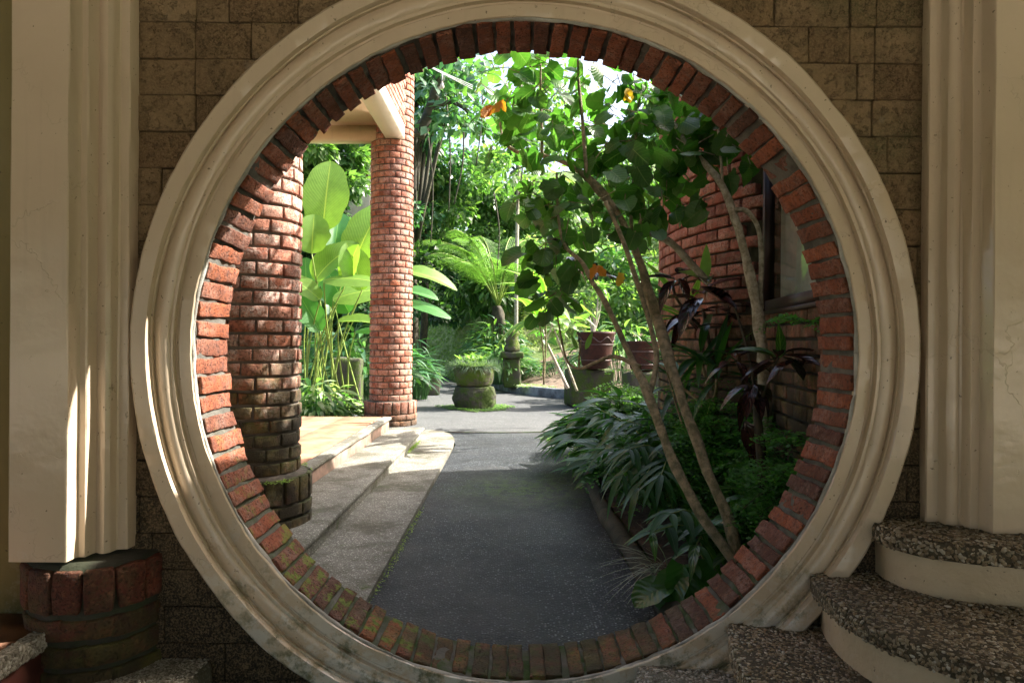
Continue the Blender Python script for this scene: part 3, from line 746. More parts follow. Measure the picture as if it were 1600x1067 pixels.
# mortar bed of the brick lining (surface rough, recessed behind the bricks)
V = []; N = 420; Yl = np.linspace(2.02, 2.237, 10)
for i in range(N):
    a = 2*math.pi*i/N
    for y in Yl:
        r = .9805+.008*fbm((math.cos(a)*1, y, math.sin(a)*1), 26, 3); V.append((CX+r*math.cos(a), y, CZ+r*math.sin(a)))
F = np.array([(i*10+k, i*10+k+1, ((i+1) % N)*10+k+1, ((i+1) % N)*10+k) for i in range(N) for k in range(9)])
link('mortar_lining', mesh_np('mortar_lining', V, F, smooth=True), M['mortar'], gate)
V = []; 
for i in range(N):
    a = 2*math.pi*i/N
    for r in (.985, 1.03): V.append((CX+r*math.cos(a), 2.238, CZ+r*math.sin(a)))
F = np.array([(2*i, 2*i+1, 2*((i+1) % N)+1, 2*((i+1) % N)) for i in range(N)])
link('mortar_edge', mesh_np('mortar_edge', V, F), M['mortar'], gate)
# brick lining
NB = 105
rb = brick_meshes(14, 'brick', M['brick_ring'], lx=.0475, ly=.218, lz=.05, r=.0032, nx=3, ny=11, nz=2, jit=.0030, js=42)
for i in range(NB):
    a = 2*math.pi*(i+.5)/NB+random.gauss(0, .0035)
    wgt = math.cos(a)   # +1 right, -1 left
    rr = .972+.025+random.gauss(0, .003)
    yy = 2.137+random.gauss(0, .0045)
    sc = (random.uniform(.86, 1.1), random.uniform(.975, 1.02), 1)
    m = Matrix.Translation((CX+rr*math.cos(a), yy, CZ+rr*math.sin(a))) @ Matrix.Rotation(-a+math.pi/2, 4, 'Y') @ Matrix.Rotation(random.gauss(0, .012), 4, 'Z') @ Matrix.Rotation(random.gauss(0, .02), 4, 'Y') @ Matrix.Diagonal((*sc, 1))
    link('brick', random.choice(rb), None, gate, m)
# moulded ring, turned about the Y axis
prof = [(618, 2.06), (618, 1.962), (616, 1.955), (594, 1.955), (592.5, 1.957), (586, 1.978), (583.5, 1.978), (580, 1.992), (578, 1.989), (573, 1.982), (567, 1.981), (560, 1.985), (556, 1.991), (554, 1.989), (550.5, 1.990), (545, 2.009), (542, 2.009), (540.5, 2.004), (523, 2.003), (521, 2.006), (515.5, 2.034)]
V = []; N = 360; q = len(prof)
for i in range(N):
    a = 2*math.pi*i/N
    for k, (px, y) in enumerate(prof):
        yy = y if k else 1.962
        r = px/1067*yy
        w1 = .0032*fbm((math.cos(a)*3, math.sin(a)*3, k*.15), 1, 2)+.0009*fbm((math.cos(a)*30, math.sin(a)*30, k), 1, 2)
        if k in (0, 1, 2): w1 += .0022*fbm((math.cos(a)*11, math.sin(a)*11, 5), 1, 3)
        if k >= q-3: w1 += .0016*fbm((math.cos(a)*26, math.sin(a)*26, 9), 1, 3)
        V.append((CX+(r+w1)*math.cos(a), y+.0012*fbm((math.cos(a)*9, math.sin(a)*9, k*.5), 1, 2), CZ+(r+w1)*math.sin(a)))
F = np.array([(i*q+k, i*q+k+1, ((i+1) % N)*q+k+1, ((i+1) % N)*q+k) for i in range(N) for k in range(q-1)])
me = mesh_np('ring_moulding', V, F, smooth=True)
link('ring_moulding', me, M['paint'], gate)
try:
    me.set_sharp_from_angle(angle=rad(38))
except Exception: pass
mb = MB(); mb.tube([(CX+(.982+.004*fbm((math.cos(a)*14, math.sin(a)*14, 2), 1, 3))*math.cos(a), 2.016+.003*fbm((math.cos(a)*20, 3, math.sin(a)*20), 1, 2), CZ+(.982+.004*fbm((math.cos(a)*14, math.sin(a)*14, 2), 1, 3))*math.sin(a)) for a in np.linspace(0, 2*math.pi, 500)], [.0075], 6, .9, 1)
mb.build('cement_bead', M['mortar_white'], gate, True)
# sandstone blocks, cut round the ring
SY = 2.01
rows_l = {0: [-2.2, -1.6, (303-800)/1067*SY, (354-800)/1067*SY, (462-800)/1067*SY, -.40, -.1], 1: [-1.9, (302-800)/1067*SY-.29, (302-800)/1067*SY-.0, (389-800)/1067*SY, -.5, -.2],
          2: [-2.0, -1.4, (302-800)/1067*SY, -.7, -.45], 3: [-1.8, (303-800)/1067*SY, -.75], 4: [-1.9, -1.5, -.8]}
rows_r = {0: [.1, .45, (1207-800)/1067*SY, (1325-800)/1067*SY, (1366-800)/1067*SY, 1.6, 2.1], 1: [.3, .6, (1261-800)/1067*SY, (1325-800)/1067*SY, (1365-800)/1067*SY, 1.75, 2.2],
          2: [.5, .8, (1337-800)/1067*SY, (1364-800)/1067*SY, 1.7, 2.0], 3: [.7, (1361-800)/1067*SY, 1.6], 4: [.75, 1.1, 1.5]}
RH = .1075; ztop0 = (533.5-38)/1067*SY
def block(x0, x1, z0, z1, seed):
    far = max(math.hypot(x-CX, z-CZ) for x in (x0, x1) for z in (z0, z1))
    if far < 1.07: return
    near = math.hypot(max(x0-CX, 0, CX-x1), max(z0-CZ, 0, CZ-z1))
    g = .002
    nx_, nz_ = max(2, int((x1-x0)/.02)), 5
    V, F = brick_geo(x1-x0-g, .03, z1-z0-g, .004, nx_, 1, nz_, .0014, seed, None, 30)
    V = V+np.array([(x0+x1)/2, SY+.015+random.gauss(0, .0016), (z0+z1)/2])
    if near < 1.06:
        dx = V[:, 0]-CX; dz = V[:, 2]-CZ; r = np.hypot(dx, dz); k = np.maximum(1, 1.06/np.maximum(r, .2))
        V[:, 0] = CX+dx*k; V[:, 2] = CZ+dz*k
    link('stone_block', mesh_np('stone_block', V, F, smooth=True), M['sandstone'], gate)
sd_ = 0
for row in range(-5, 21):
    zt = ztop0+RH-row*RH if False else ztop0-(row-1)*RH
    z1, z0 = zt, zt-RH
    rk = row if row in rows_l else None
    if rk is not None: xs_ = [-2.2]+[x for x in rows_l[rk]]+[x for x in rows_r[rk]]+[2.2]
    else:
        random.seed(100+row); xs_ = [-2.2]; 
        while xs_[-1] < 2.2: xs_.append(xs_[-1]+random.uniform(.15, .34))
    xs_ = sorted(set(xs_))
    for a, b in zip(xs_[:-1], xs_[1:]):
        if b-a < .03 or b < -1.5 or a > 1.55 or z0 > 1.35: continue
        if a < -.0 and b > .0 and z0 < 1.3 and z1 > -1.3 and abs((a+b)/2) < .2 and False: continue
        sd_ += 1; block(a, b, z0, z1, sd_)
random.seed(11)

# ------------------------------------------------------------------ pilasters either side
def extrude_prof(pts, z0, z1, nz=60, jit=.0018, seed=0):
    V = []; q = len(pts)
    for j in range(nz+1):
        z = z0+(z1-z0)*j/nz
        for k, (x, y) in enumerate(pts):
            V.append((x+jit*fbm((x*3+seed, k*.4, z), 3.5, 3), y+jit*.5*fbm((x*3, 7+seed, z), 3, 2), z+(.004*mnoise.noise(Vector((x*60, seed, 0))) if j == 0 else 0)))
    F = [(j*q+k, j*q+k+1, (j+1)*q+k+1, (j+1)*q+k) for j in range(nz) for k in range(q-1)]
    return np.array(V), np.array(F)
pil = [(-1.366, 2.03), (-1.366, 1.856), (-1.360, 1.85), (-1.209, 1.85), (-1.205, 1.853), (-1.2045, 1.888), (-1.200, 1.897), (-1.184, 1.897), (-1.1815, 1.900), (-1.180, 1.925), (-1.176, 1.936), (-1.169, 1.934), (-1.160, 1.928), (-1.148, 1.928), (-1.139, 1.936), (-1.137, 1.945), (-1.1355, 1.965), (-1.131, 1.969), (-1.109, 1.969), (-1.106, 1.972), (-1.104, 2.012)]
pl = empty('pilaster', (-1.27, 1.95, -1.2), 'left cream moulded pilaster standing on a round brick plinth', 'pilaster', 'cream pilasters beside the moon gate')
V, F = extrude_prof(pil, -.607, 3.0)
nb_ = len(V); V = np.concatenate([V, [(x, y, -.607) for x, y in pil]]); 
F1 = F[:, ::-1]
me = mesh_np('shaft', V, [F1, np.array([[nb_+k for k in range(len(pil))]])], smooth=True)
me.set_sharp_from_angle(angle=rad(35)); link('shaft', me, M['paint_pil'], pl)
# right one
pr_pts = [(1.203, 2.012), (1.1975, 1.974), (1.200, 1.969), (1.2315, 1.969), (1.234, 1.965), (1.2345, 1.940), (1.238, 1.935), (1.247, 1.929), (1.259, 1.929), (1.268, 1.934), (1.272, 1.930), (1.274, 1.902), (1.277, 1.897), (1.299, 1.897), (1.302, 1.893), (1.303, 1.856), (1.307, 1.850), (1.52, 1.850), (1.525, 1.856), (1.525, 2.03)]
pr = empty('pilaster', (1.36, 1.95, -.5), 'right cream moulded pilaster rising from the top curved step', 'pilaster', 'cream pilasters beside the moon gate')
V, F = extrude_prof(pr_pts, -.512, 3.0, seed=5)
me = mesh_np('shaft', V, F[:, ::-1], smooth=True); me.set_sharp_from_angle(angle=rad(35)); o_ = link('shaft', me, M['paint_pil'], pr)
# brick plinth under the left one
pc = (-1.22, 2.035); pR = .195
MB().lathe([(.0, -.613), (pR-.012, -.618), (pR-.012, -.76), (pR-.02, -1.3)], pc[0], pc[1], 48).build('plinth_mortar', M['mortar_dark'], pl, True)
vs = brick_meshes(4, 'brick', M['brick_plinth'], lx=.064, ly=.07, lz=.12, r=.007, nx=2, ny=1, nz=4, jit=.004, bendR=pR)
for i in range(15):
    a = i*2*math.pi/15+.1
    if math.cos(a) > .3: continue
    rr = pR-.03+random.gauss(0, .003); m = Matrix.Translation((pc[0]+math.sin(a)*rr, pc[1]+math.cos(a)*rr, -.69)) @ Matrix.Rotation(-a, 4, 'Z') @ Matrix.Rotation(random.gauss(0, .03), 4, 'Y')
    link('brick', random.choice(vs), None, pl, m)
vb = brick_meshes(4, 'brick', M['brick_plinth'], lx=.122, ly=.07, lz=.058, r=.007, nx=4, ny=1, nz=2, jit=.004, bendR=pR)
for k in range(7):
    for i in range(9):
        a = (i+.5*(k % 2))*2*math.pi/9
        if math.cos(a) > .3: continue
        rr = pR-.038+random.gauss(0, .003); m = Matrix.Translation((pc[0]+math.sin(a)*rr, pc[1]+math.cos(a)*rr, -.795-k*.072)) @ Matrix.Rotation(-a, 4, 'Z')
        link('brick', random.choice(vb), None, pl, m)

# olive wall left of the pilaster, and the unseen porch, shaped to cut and bounce light
MB().box(-3.2, -1.37, 1.99, 2.03, -1.3, 3.0).build('side_panel', M['olive'], gate)
fl = sheet('porch_floor', [(-6, -4), (8, -4), (8, 2.03), (-6, 2.03)], -1.25, M['floor'])
sheet('bounce_ground', [(-30, -40), (30, -40), (30, -4), (-30, -4)], -1.05, M['bounce_pale'])  # unseen pale ground, added to bounce warm light onto the gate front
porch = empty('porch_roof', (0, 0, 2.7), 'unseen roof slab over the porch, stretched back to cut sky light on the gate', 'roof')
MB().box(-6.5, 6.5, -5.0, 2.45, 3.0, 3.2).build('roof_slab', M['wall_plain'], porch)  # unseen roof, carried back behind the eye to dim the gate front
MB().box(-6.5, 6.5, -5.0, -4.8, 1.0, 2.999).build('rear_sky_block', M['wall_plain'], porch)  # unseen, added to hide part of the sky from the gate front
MB().box(-6.5, -6.3, -4.799, 2.0, .6, 2.999).build('side_sky_block', M['wall_plain'], porch)  # unseen pair, added to narrow the sky at both sides
MB().box(6.3, 6.5, -4.799, 2.0, .6, 2.999).build('side_sky_block', M['wall_plain'], porch)

# ------------------------------------------------------------------ pebbles helper
_ico = bmesh.new(); bmesh.ops.create_icosphere(_ico, subdivisions=1, radius=1.0)
ICO_V = np.array([tuple(v.co) for v in _ico.verts]); ICO_F = np.array([[v.index for v in f.verts] for f in _ico.faces]); _ico.free()
def pebbles(pts, nrms, size, mat, parent):
    n = len(pts); 
    A = rng.uniform(0, 2*np.pi, n); s = rng.uniform(.6, 1.35, (n, 1))*size
    nr = np.asarray(nrms); t = np.cross(nr, np.array([.13, .31, .94])); t /= np.linalg.norm(t, axis=1, keepdims=True); b = np.cross(nr, t)
    ca, sa = np.cos(A)[:, None], np.sin(A)[:, None]; u = t*ca+b*sa; v = -t*sa+b*ca
    sx = s*rng.uniform(.85, 1.5, (n, 1)); sy = s*rng.uniform(.6, .85, (n, 1)); sz = s*.5
    V = pts[:, None, :]+ICO_V[None, :, 0:1]*(u*sx)[:, None, :]+ICO_V[None, :, 1:2]*(v*sy)[:, None, :]+ICO_V[None, :, 2:3]*(nr*sz)[:, None, :]
    F = (ICO_F[None]+(np.arange(n)*len(ICO_V))[:, None, None]).reshape(-1, 3)
    o = link('pebbles', mesh_np('pebbles', V.reshape(-1, 3), F, smooth=True), mat, parent); o['kind'] = 'stuff'; return o

def inside(poly, x, y):
    c = np.zeros(len(x), dtype=bool); n = len(poly)
    for i in range(n):
        x1, y1 = poly[i]; x2, y2 = poly[(i+1) % n]
        cond = ((y1 > y) != (y2 > y)); 
        with np.errstate(divide='ignore', invalid='ignore'): xi = (x2-x1)*(y-y1)/(y2-y1+1e-12)+x1
        c ^= cond & (x < xi)
    return c

def curved_step(ctrl, z, zl, mat_t, mat_r, mat_p, parent, psize=.0056, region=None, dens=11000):
    """ctrl: open nosing curve (plan); tread slab with rounded nosing + riser set back below"""
    pts, _ = catmull([(x, y, 0) for x, y in ctrl], [1], 8); pts = [Vector((p.x, p.y)) for p in pts]; n = len(pts)
    back = [Vector((pts[-1].x, 2.03)), Vector((pts[0].x, 2.03))]
    # tread: profile along the curve
    T = .052; V = []; q = None
    prof = [(0.30, 0), (.12, 0), (.05, .0), (.014, 0), (.004, -.004), (0, -.014), (0.0, -.03), (.003, -T+.008), (.012, -T), (.06, -T)]
    nrm = []
    for i, p in enumerate(pts):
        t = (pts[min(i+1, n-1)]-pts[max(i-1, 0)]).normalized(); nn = Vector((-t.y, t.x)); nrm.append(nn)
        w = .0025*fbm((p.x, p.y, z), 9, 3)
        for d, dz in prof:
            V.append((p.x+nn.x*(d+w*(d < .02)), p.y+nn.y*(d+w*(d < .02)), z+dz+.002*fbm((p.x+d, p.y, 0), 6, 2)))
    q = len(prof); F = [(i*q+k, i*q+k+1, (i+1)*q+k+1, (i+1)*q+k) for i in range(n-1) for k in range(q-1)]
    # top sheet just below the swept top so the inside of the curve is closed
    V2 = [(p.x+nn.x*.012, p.y+nn.y*.012, z-.004) for p, nn in zip(pts, nrm)]+[(b.x, b.y, z-.004) for b in back]
    mb = MB(); mb.add(V, np.array(F)); mb.add(V2, np.array([list(range(len(V2)))])); mb.build('tread', mat_t, parent, True)
    # riser
    V = []; 
    for p, nn in zip(pts, nrm):
        for k in range(9):
            zz = z-T+.004+(zl-z+T-.004)*k/8; w = .004*fbm((p.x, p.y, zz), 7, 3)
            V.append((p.x+nn.x*(.03+w), p.y+nn.y*(.03+w), zz))
    F = np.array([(i*9+k, i*9+k+1, (i+1)*9+k+1, (i+1)*9+k) for i in range(n-1) for k in range(8)])
    link('riser', mesh_np('riser', V, F, smooth=True), mat_r, parent)
    # pebbles: top and nosing
    poly = [(p.x+nn.x*.004, p.y+nn.y*.004) for p, nn in zip(pts, nrm)]+[(b.x, b.y) for b in back]
    xs_ = [p[0] for p in poly]; x0, x1 = min(xs_), min(max(xs_), region[1]) if region else max(xs_)
    y0, y1 = (region[2] if region else min(p[1] for p in poly)), 2.02
    cnt = int((x1-x0)*(y1-y0)*dens)
    g = max(1, int(math.sqrt(cnt))); 
    X = rng.uniform(x0, x1, cnt); Y = rng.uniform(y0, y1, cnt); ok = inside(poly, X, Y)&(X/Y < .78); X, Y = X[ok], Y[ok]
    Pt = np.stack([X, Y, np.full(len(X), z-.0005)+rng.normal(0, .0007, len(X))], 1); Nn = np.tile([0, 0, 1.0], (len(X), 1))
    # nosing
    L = 0; E = []; EN = []
    for i in range(n-1):
        seg = (pts[i+1]-pts[i]).length; m = int(seg*.05*dens*1.15)
        for _ in range(m):
            f = random.random(); p = pts[i].lerp(pts[i+1], f); nn = nrm[i].lerp(nrm[i+1], f); s_ = random.random()
            a = s_; zz = z-.004-a*.044; tilt = (1-a)*.5
            if p.x/max(p.y, .1) > .8: continue
            E.append((p.x+nn.x*.001, p.y+nn.y*.001, zz)); v = Vector((-nn.x, -nn.y, tilt)).normalized(); EN.append(tuple(v))
    if E: Pt = np.concatenate([Pt, np.array(E)]); Nn = np.concatenate([Nn, np.array(EN)])
    pebbles(Pt, Nn, psize, mat_p, parent)

stp = empty('curved_steps', (1.4, 1.9, -1.25), 'curved porch steps with pebble treads and cream risers in the lower right corner', 'steps')
t1 = [(1.045, 2.03), (1.035, 1.93), (1.06, 1.84), (1.14, 1.765), (1.28, 1.715), (1.5, 1.68), (2.2, 1.66)]
t2 = [(.888, 2.03), (.852, 1.91), (.838, 1.76), (.862, 1.62), (.92, 1.51), (1.02, 1.37), (1.2, 1.25), (1.6, 1.17), (2.2, 1.15)]
t3 = [(.648, 2.03), (.604, 1.87), (.583, 1.73), (.588, 1.58), (.64, 1.30), (.8, 1.02), (1.2, .84), (2.2, .8)]
t4 = [(.385, 2.03), (.34, 1.85), (.32, 1.6), (.34, 1.3), (.5, .95), (.8, .65), (1.3, .5), (2.2, .45)]
curved_step(t1, -.512, -.67, M['tread'], M['paint_riser'], M['pebble'], stp, .0056, (0, 1.6, 1.6), 14000)
curved_step(t2, -.668, -.825, M['tread'], M['paint_riser'], M['pebble'], stp, .0050, (0, 1.35, 1.2), 16500)
curved_step(t3, -.823, -.95, M['tread'], M['paint_riser'], M['pebble'], stp, .0050, (0, 1.0, 1.4), 16000)
curved_step(t4, -.948, -1.25, M['tread_pale'], M['paint_riser'], M['pebble_pale'], stp, .0052, (0, .75, 1.6), 14500)

# ------------------------------------------------------------------ tiled step and pebble slab, lower left
ls = empty('tiled_side_step', (-1.5, 1.8, -1.25), 'red tiled step with pebble edge and maroon riser in the lower left corner', 'steps')
MB().box(-2.6, -1.30, .6, 1.985, -1.25, -.800).build('tile_top', M['tile_red'], ls)
MB().box(-1.2995, -1.270, .6, 1.98, -1.25, -.845).build('riser', M['red_riser'], ls)
MB().box(-1.2995, -1.262, .6, 1.98, -.8445, -.800).build('pebble_edge', M['tread_pale'], ls)
n = 2600; Pt = []; Nn = []
for _ in range(n):
    y = random.uniform(1.45, 1.98)
    if random.random() < .5: Pt.append((random.uniform(-1.298, -1.262), y, -.800)); Nn.append((0.1, 0, 1))
    else: Pt.append((-1.261, y, random.uniform(-.842, -.800))); Nn.append((1, 0, .1))
pebbles(np.array(Pt), np.array(Nn)/np.linalg.norm(np.array(Nn), axis=1, keepdims=True), .0062, M['pebble_pale'], ls)
lp = empty('pebble_landing', (-1.1, 1.7, -1.25), 'low pebble landing slab at the foot of the brick plinth', 'steps')
V, F = brick_geo(.40, 1.3, .31, .03, 4, 8, 1, .002, 3, None, 9); V = V+np.array([-1.068, 1.37, -1.095])
link('slab_body', mesh_np('slab_body', V, F, smooth=True), M['tread_pale'], lp)
X = rng.uniform(-1.262, -.885, 9000); Y = rng.uniform(1.55, 2.01, 9000)
pebbles(np.stack([X, Y, np.full(9000, -.9402)], 1), np.tile([0, 0, 1.], (9000, 1)), .0046, M['pebble_pale'], lp)

# ================================================================== GARDEN OBJECTS
def rock_lathe(prof, cx, cy, seg, jit, js):
    pp, _ = catmull([(r, 0, z) for r, z in prof], [1], 4)
    mb = MB(); mb.lathe([(max(0, p.x), p.z) for p in pp], cx, cy, 90, jit=jit, js=js)
    V = mb.v[0]
    for i in range(len(V)):
        d = np.array([V[i][0]-cx, V[i][1]-cy]); k = 1+.05*fbm(V[i], 9, 3); V[i][0] = cx+d[0]*k; V[i][1] = cy+d[1]*k; V[i][2] += .012*fbm(V[i], 7, 2)
    return mb
pcx, pcy = -.60, 10.9
o = rock_lathe([(.0, PZ), (.27, PZ), (.315, PZ+.05), (.335, PZ+.14), (.335, PZ+.24), (.315, PZ+.31), (.27, PZ+.345), (0, PZ+.35)], pcx, pcy, 40, .10, 4).build('round_stone', M['rock_moss_dark'], None, True)
tag(o, 'lower of the two mossy round stones stacked on the paving', 'stone', 'stacked round stones')
z1 = PZ+.352
o = rock_lathe([(0, z1), (.24, z1), (.295, z1+.05), (.325, z1+.13), (.325, z1+.24), (.305, z1+.31), (.26, z1+.33), (.22, z1+.26), (0, z1+.25)], pcx-.005, pcy, 40, .09, 4.5).build('stone_trough', M['rock_moss'], None, True)
tag(o, 'upper round mossy stone, hollowed as a planter with tufted grass', 'planter', 'stacked round stones')
pt = Plant('tufted_grass', (pcx, pcy, z1+.3), 'shaggy grass tuft with yellow green rosette spilling over the round stone planter', 'plant')
for _ in range(1300):
    a = random.uniform(0, 2*math.pi); r = math.sqrt(random.random())*.31; d = Vector((math.cos(a), math.sin(a), 0))
    p = Vector((pcx, pcy, z1+.29))+d*r
    pt.leaf(R5('blade'), mtx(p, d*random.uniform(.4, 1.1)+Vector((random.gauss(0, .3), random.gauss(0, .3), random.uniform(.3, 1.1))), s=(2.0*.2, random.uniform(.12, .24), .2)), 'lf_grass')
for _ in range(70):
    d = rdir(.25, .95); p = Vector((pcx+random.gauss(0, .08), pcy+random.gauss(0, .08), z1+.38+random.uniform(0, .06)))
    pt.leaf(R5('lance'), mtx(p, d, s=random.uniform(.10, .17)), random.choice(['lf_bgB', 'lf_bgB', 'lf_varieg']))
pt.finish(0)
# ring of ground cover round the stones
def ground_cover(name, label, cat, cx, cy, z, rx, ry, n, mat, size=.05, hole=0., up=.6, kind='stuff'):
    mb = MB(); ms = []
    for _ in range(n):
        a = random.uniform(0, 2*math.pi); r = math.sqrt(random.uniform(hole*hole, 1))
        r *= 1+.15*math.sin(a*3+cx)+.1*math.sin(a*7)
        p = Vector((cx+math.cos(a)*r*rx, cy+math.sin(a)*r*ry, z+random.uniform(0, size*.6)))
        ms.append(mtx(p, rdir(-.1, up), s=size*random.uniform(.6, 1.3)))
    join_leaves(mb, TPL['small'], ms); o = mb.build(name, M[mat], None, True); tag(o, label, cat, kind=kind); return o
ground_cover('ground_cover', 'ring of tiny bright green leaves round the foot of the stacked stones', 'ground cover', pcx+.05, pcy-.02, PZ, .56, .55, 2600, 'lf_bgB', .035, .5)
ground_cover('ground_cover', 'bright green weed patch on the sunny paving by the dark leafy clump', 'ground cover', .62, 7.35, PZ, .28, .22, 1300, 'lf_bgB', .03)
ground_cover('ground_cover', 'thin low weeds along the inside of the curved kerb', 'ground cover', .85, 13.9, PZ+.15, .9, .5, 2600, 'lf_varieg', .05)
ground_cover('ground_cover', 'small weeds growing against the second step of the terrace', 'ground cover', -.935, 6.55, PZ+.04, .02, .35, 260, 'lf_moss', .022)
ground_cover('ground_cover', 'moss leaves growing round the ledge of the nearest brick column base', 'ground cover', -1.325, 3.5, -.69, .285, .285, 1700, 'lf_moss', .014, .85)

ground_cover('ground_cover', 'thin line of green moss along the low slab edge beside the dark path', 'ground cover', -.562, 3.6, PZ+.005, .02, .75, 420, 'lf_moss', .012)
# mossy stone trough left, blocks and pedestal
def mossy_block(name, label, cat, c, sz, mat, seed=0, rot=0, j=.02, group=None):
    V, F = brick_geo(sz[0], sz[1], sz[2], .03, 6, 4, 5, j, seed, None, 6)
    cr, sr = math.cos(rot), math.sin(rot); V = np.stack([V[:, 0]*cr-V[:, 1]*sr+c[0], V[:, 0]*sr+V[:, 1]*cr+c[1], V[:, 2]+c[2]+sz[2]/2], 1)
    o = link(name, mesh_np(name, V, F, smooth=True), M[mat]); return tag(o, label, cat, group)
mossy_block('stone_trough', 'low square mossy stone trough beside the path behind the far column', 'trough', (-1.95, 13.6, PZ), (.95, .7, .52), 'rock_moss_dark', 2, .25)
mossy_block('stone_block', 'upright mossy stone block standing among plants behind the terrace', 'block', (-2.45, 10.2, PZ-.02), (.42, .38, .82), 'rock_moss_dark', 5, .1)
mossy_block('stone_block', 'square mossy block that carries the dark wavy lined pot', 'block', (1.28, 11.3, PZ), (.70, .6, .62), 'rock_moss_dark', 8, .1)
ped = empty('stone_pedestal', (-.0, 13.6, PZ+.1), 'weathered mossy stone statue on a leaning pedestal inside the kerb', 'statue')
def vb_(c, sz, seed, nm, rot=0):
    V, F = brick_geo(sz[0], sz[1], sz[2], .03, 4, 4, 5, .02, seed, None, 7); V = V+np.array([c[0], c[1], c[2]+sz[2]/2])
    link(nm, mesh_np(nm, V, F, smooth=True), M['rock_moss_dark'], ped)
vb_((0.0, 14.1, PZ+.1), (.36, .3, .62), 3, 'pedestal')
vb_((0.0, 14.1, PZ+.725), (.46, .38, .12), 4, 'plate')
mb = MB(); mb.lathe([(0, PZ+.85), (.15, PZ+.86), (.18, PZ+.93), (.13, PZ+1.0), (.14, PZ+1.08), (.10, PZ+1.15), (.12, PZ+1.22), (.07, PZ+1.30), (0, PZ+1.32)], .02, 14.1, 28, jit=.5, js=9); mb.build('figure', M['rock_moss'], ped, True)

# pots
def pot(cx, cy, z, R, H, label, wave=True):
    e = empty('plant_pot', (cx, cy, z), label, 'pot', 'dark clay plant pots')
    pf = [(.0, z), (.42*R, z), (.60*R, z+.03*H), (.74*R, z+.12*H), (.80*R, z+.30*H), (.88*R, z+.6*H), (.95*R, z+.9*H), (1.0*R, z+.94*H), (1.0*R, z+H), (.9*R, z+H), (.86*R, z+.9*H), (0, z+.88*H)]
    MB().lathe(pf, cx, cy, 48).build('body', M['pot'], e, True)
    mb = MB()
    for zz, rr in ((.24, .79), (.66, .91)):
        mb.tube([(cx+rr*R*math.cos(t), cy+rr*R*math.sin(t), z+zz*H) for t in np.linspace(0, 2*math.pi, 40)], [.008], 6, 0, 1)
    mb.build('band', M['pot_line'], e, True)
    if wave:
        for ph in (0, .12):
            mb = MB(); mb.tube([(cx+(.925+.02)*R*math.cos(t), cy+(.925+.02)*R*math.sin(t), z+(.80+.065*math.sin(t*7+ph+2.5)-ph*.1)*H) for t in np.linspace(0, 2*math.pi, 90)], [.006], 6, 0, 1)
            mb.build('wavy_line', M['pot_line'], e, True)
    MB().lathe([(0, z+.905*H), (.87*R, z+.90*H)], cx, cy, 24).build('soil', M['soil'], e)
    return e
pot(1.36, 11.05, PZ+.625, .31, .60, 'dark brown pot with wavy raised line on the mossy block')
pot(1.98, 10.3, PZ+.62, .26, .46, 'second dark pot partly hidden right of the slanting trunks', False)
mossy_block('stone_block', 'mossy block under the half hidden second pot', 'block', (2.0, 10.35, PZ), (.55, .5, .61), 'rock_moss_dark', 12, .1)
pt = Plant('potted_shrub', (1.36, 11.05, PZ+1.15), 'thin whitish stemmed shrub growing in the dark wavy lined pot', 'plant')
mb = MB(); b = Vector((1.30, 11.05, PZ+1.15))
for e_ in ((1.28, 11.0, .55), (1.45, 11.1, .75), (1.15, 11.1, .7), (1.38, 11, .9)): mb.tube([b, b.lerp(Vector(e_), .5)+Vector((.03, 0, 0)), e_], [.022, .01], 6)
pt.stems(mb, M['stem_white'])
for _ in range(120):
    c = random.choice(((1.28, 11.0, .55), (1.45, 11.1, .75), (1.15, 11.1, .7), (1.38, 11, .9)))
    pt.leaf(R5('lance'), mtx(Vector(c)+rdir()*random.uniform(0, .15), rdir(-.5, .6), s=random.uniform(.12, .22)), random.choice(['lf_bgB', 'lf_varieg', 'lf_bgA']))
pt.finish(0)

# string light: cable and bulb
sl = empty('string_light', P(690, 130, 9.5), 'hanging light bulb on a pale cable under the leaves near the top of the arch', 'lamp')
mb = MB(); 
for k in range(3):
    o_ = Vector((0, 0, .02*k)); mb.tube([P(640, 92, 9.0)+o_, P(680, 112, 9.5)+o_*.5, P(735, 140, 10.5)+o_*1.5], [.006], 5)
mb.tube([P(688, 116, 9.5), P(688, 130, 9.5)], [.012], 6, 0, 1); mb.build('cable', M['wire'], sl, True)
bp = P(688, 134, 9.5); mb = MB(); mb.lathe([(0, bp.z-.055), (.02, bp.z-.05), (.03, bp.z-.03), (.027, bp.z-.005), (.014, bp.z+.03), (.013, bp.z+.045)], bp.x, bp.y, 14); mb.build('bulb', M['hut_white'], sl, True)

# small hut glimpsed between the leaves
hut = empty('garden_hut', (-4.3, 18.5, 2.5), 'small red brown hut glimpsed through leaves above the giant leaf', 'hut')
MB().box(-5.2, -3.7, 17.5, 19, 2.5, 5.4).build('wall', M['hut_white'], hut)
MB().box(-4.15, -3.72, 17.46, 17.495, 3.9, 4.9).build('shutter', M['hut_red'], hut)
MB().box(-5.5, -3.4, 17.2, 19.3, 5.403, 5.5).build('roof', M['hut_red'], hut)

# ================================================================== PLANTS
def limb(mb, pts, r, seg=10, wob=.25, sm=6):
    mb.tube([P(*p) for p in pts], r, seg, wob, sm)

def branch(e, mat, pts, r, **k):
    mb = MB(); limb(mb, pts, r, **k); return mb.build('branch', M[mat], e, True)

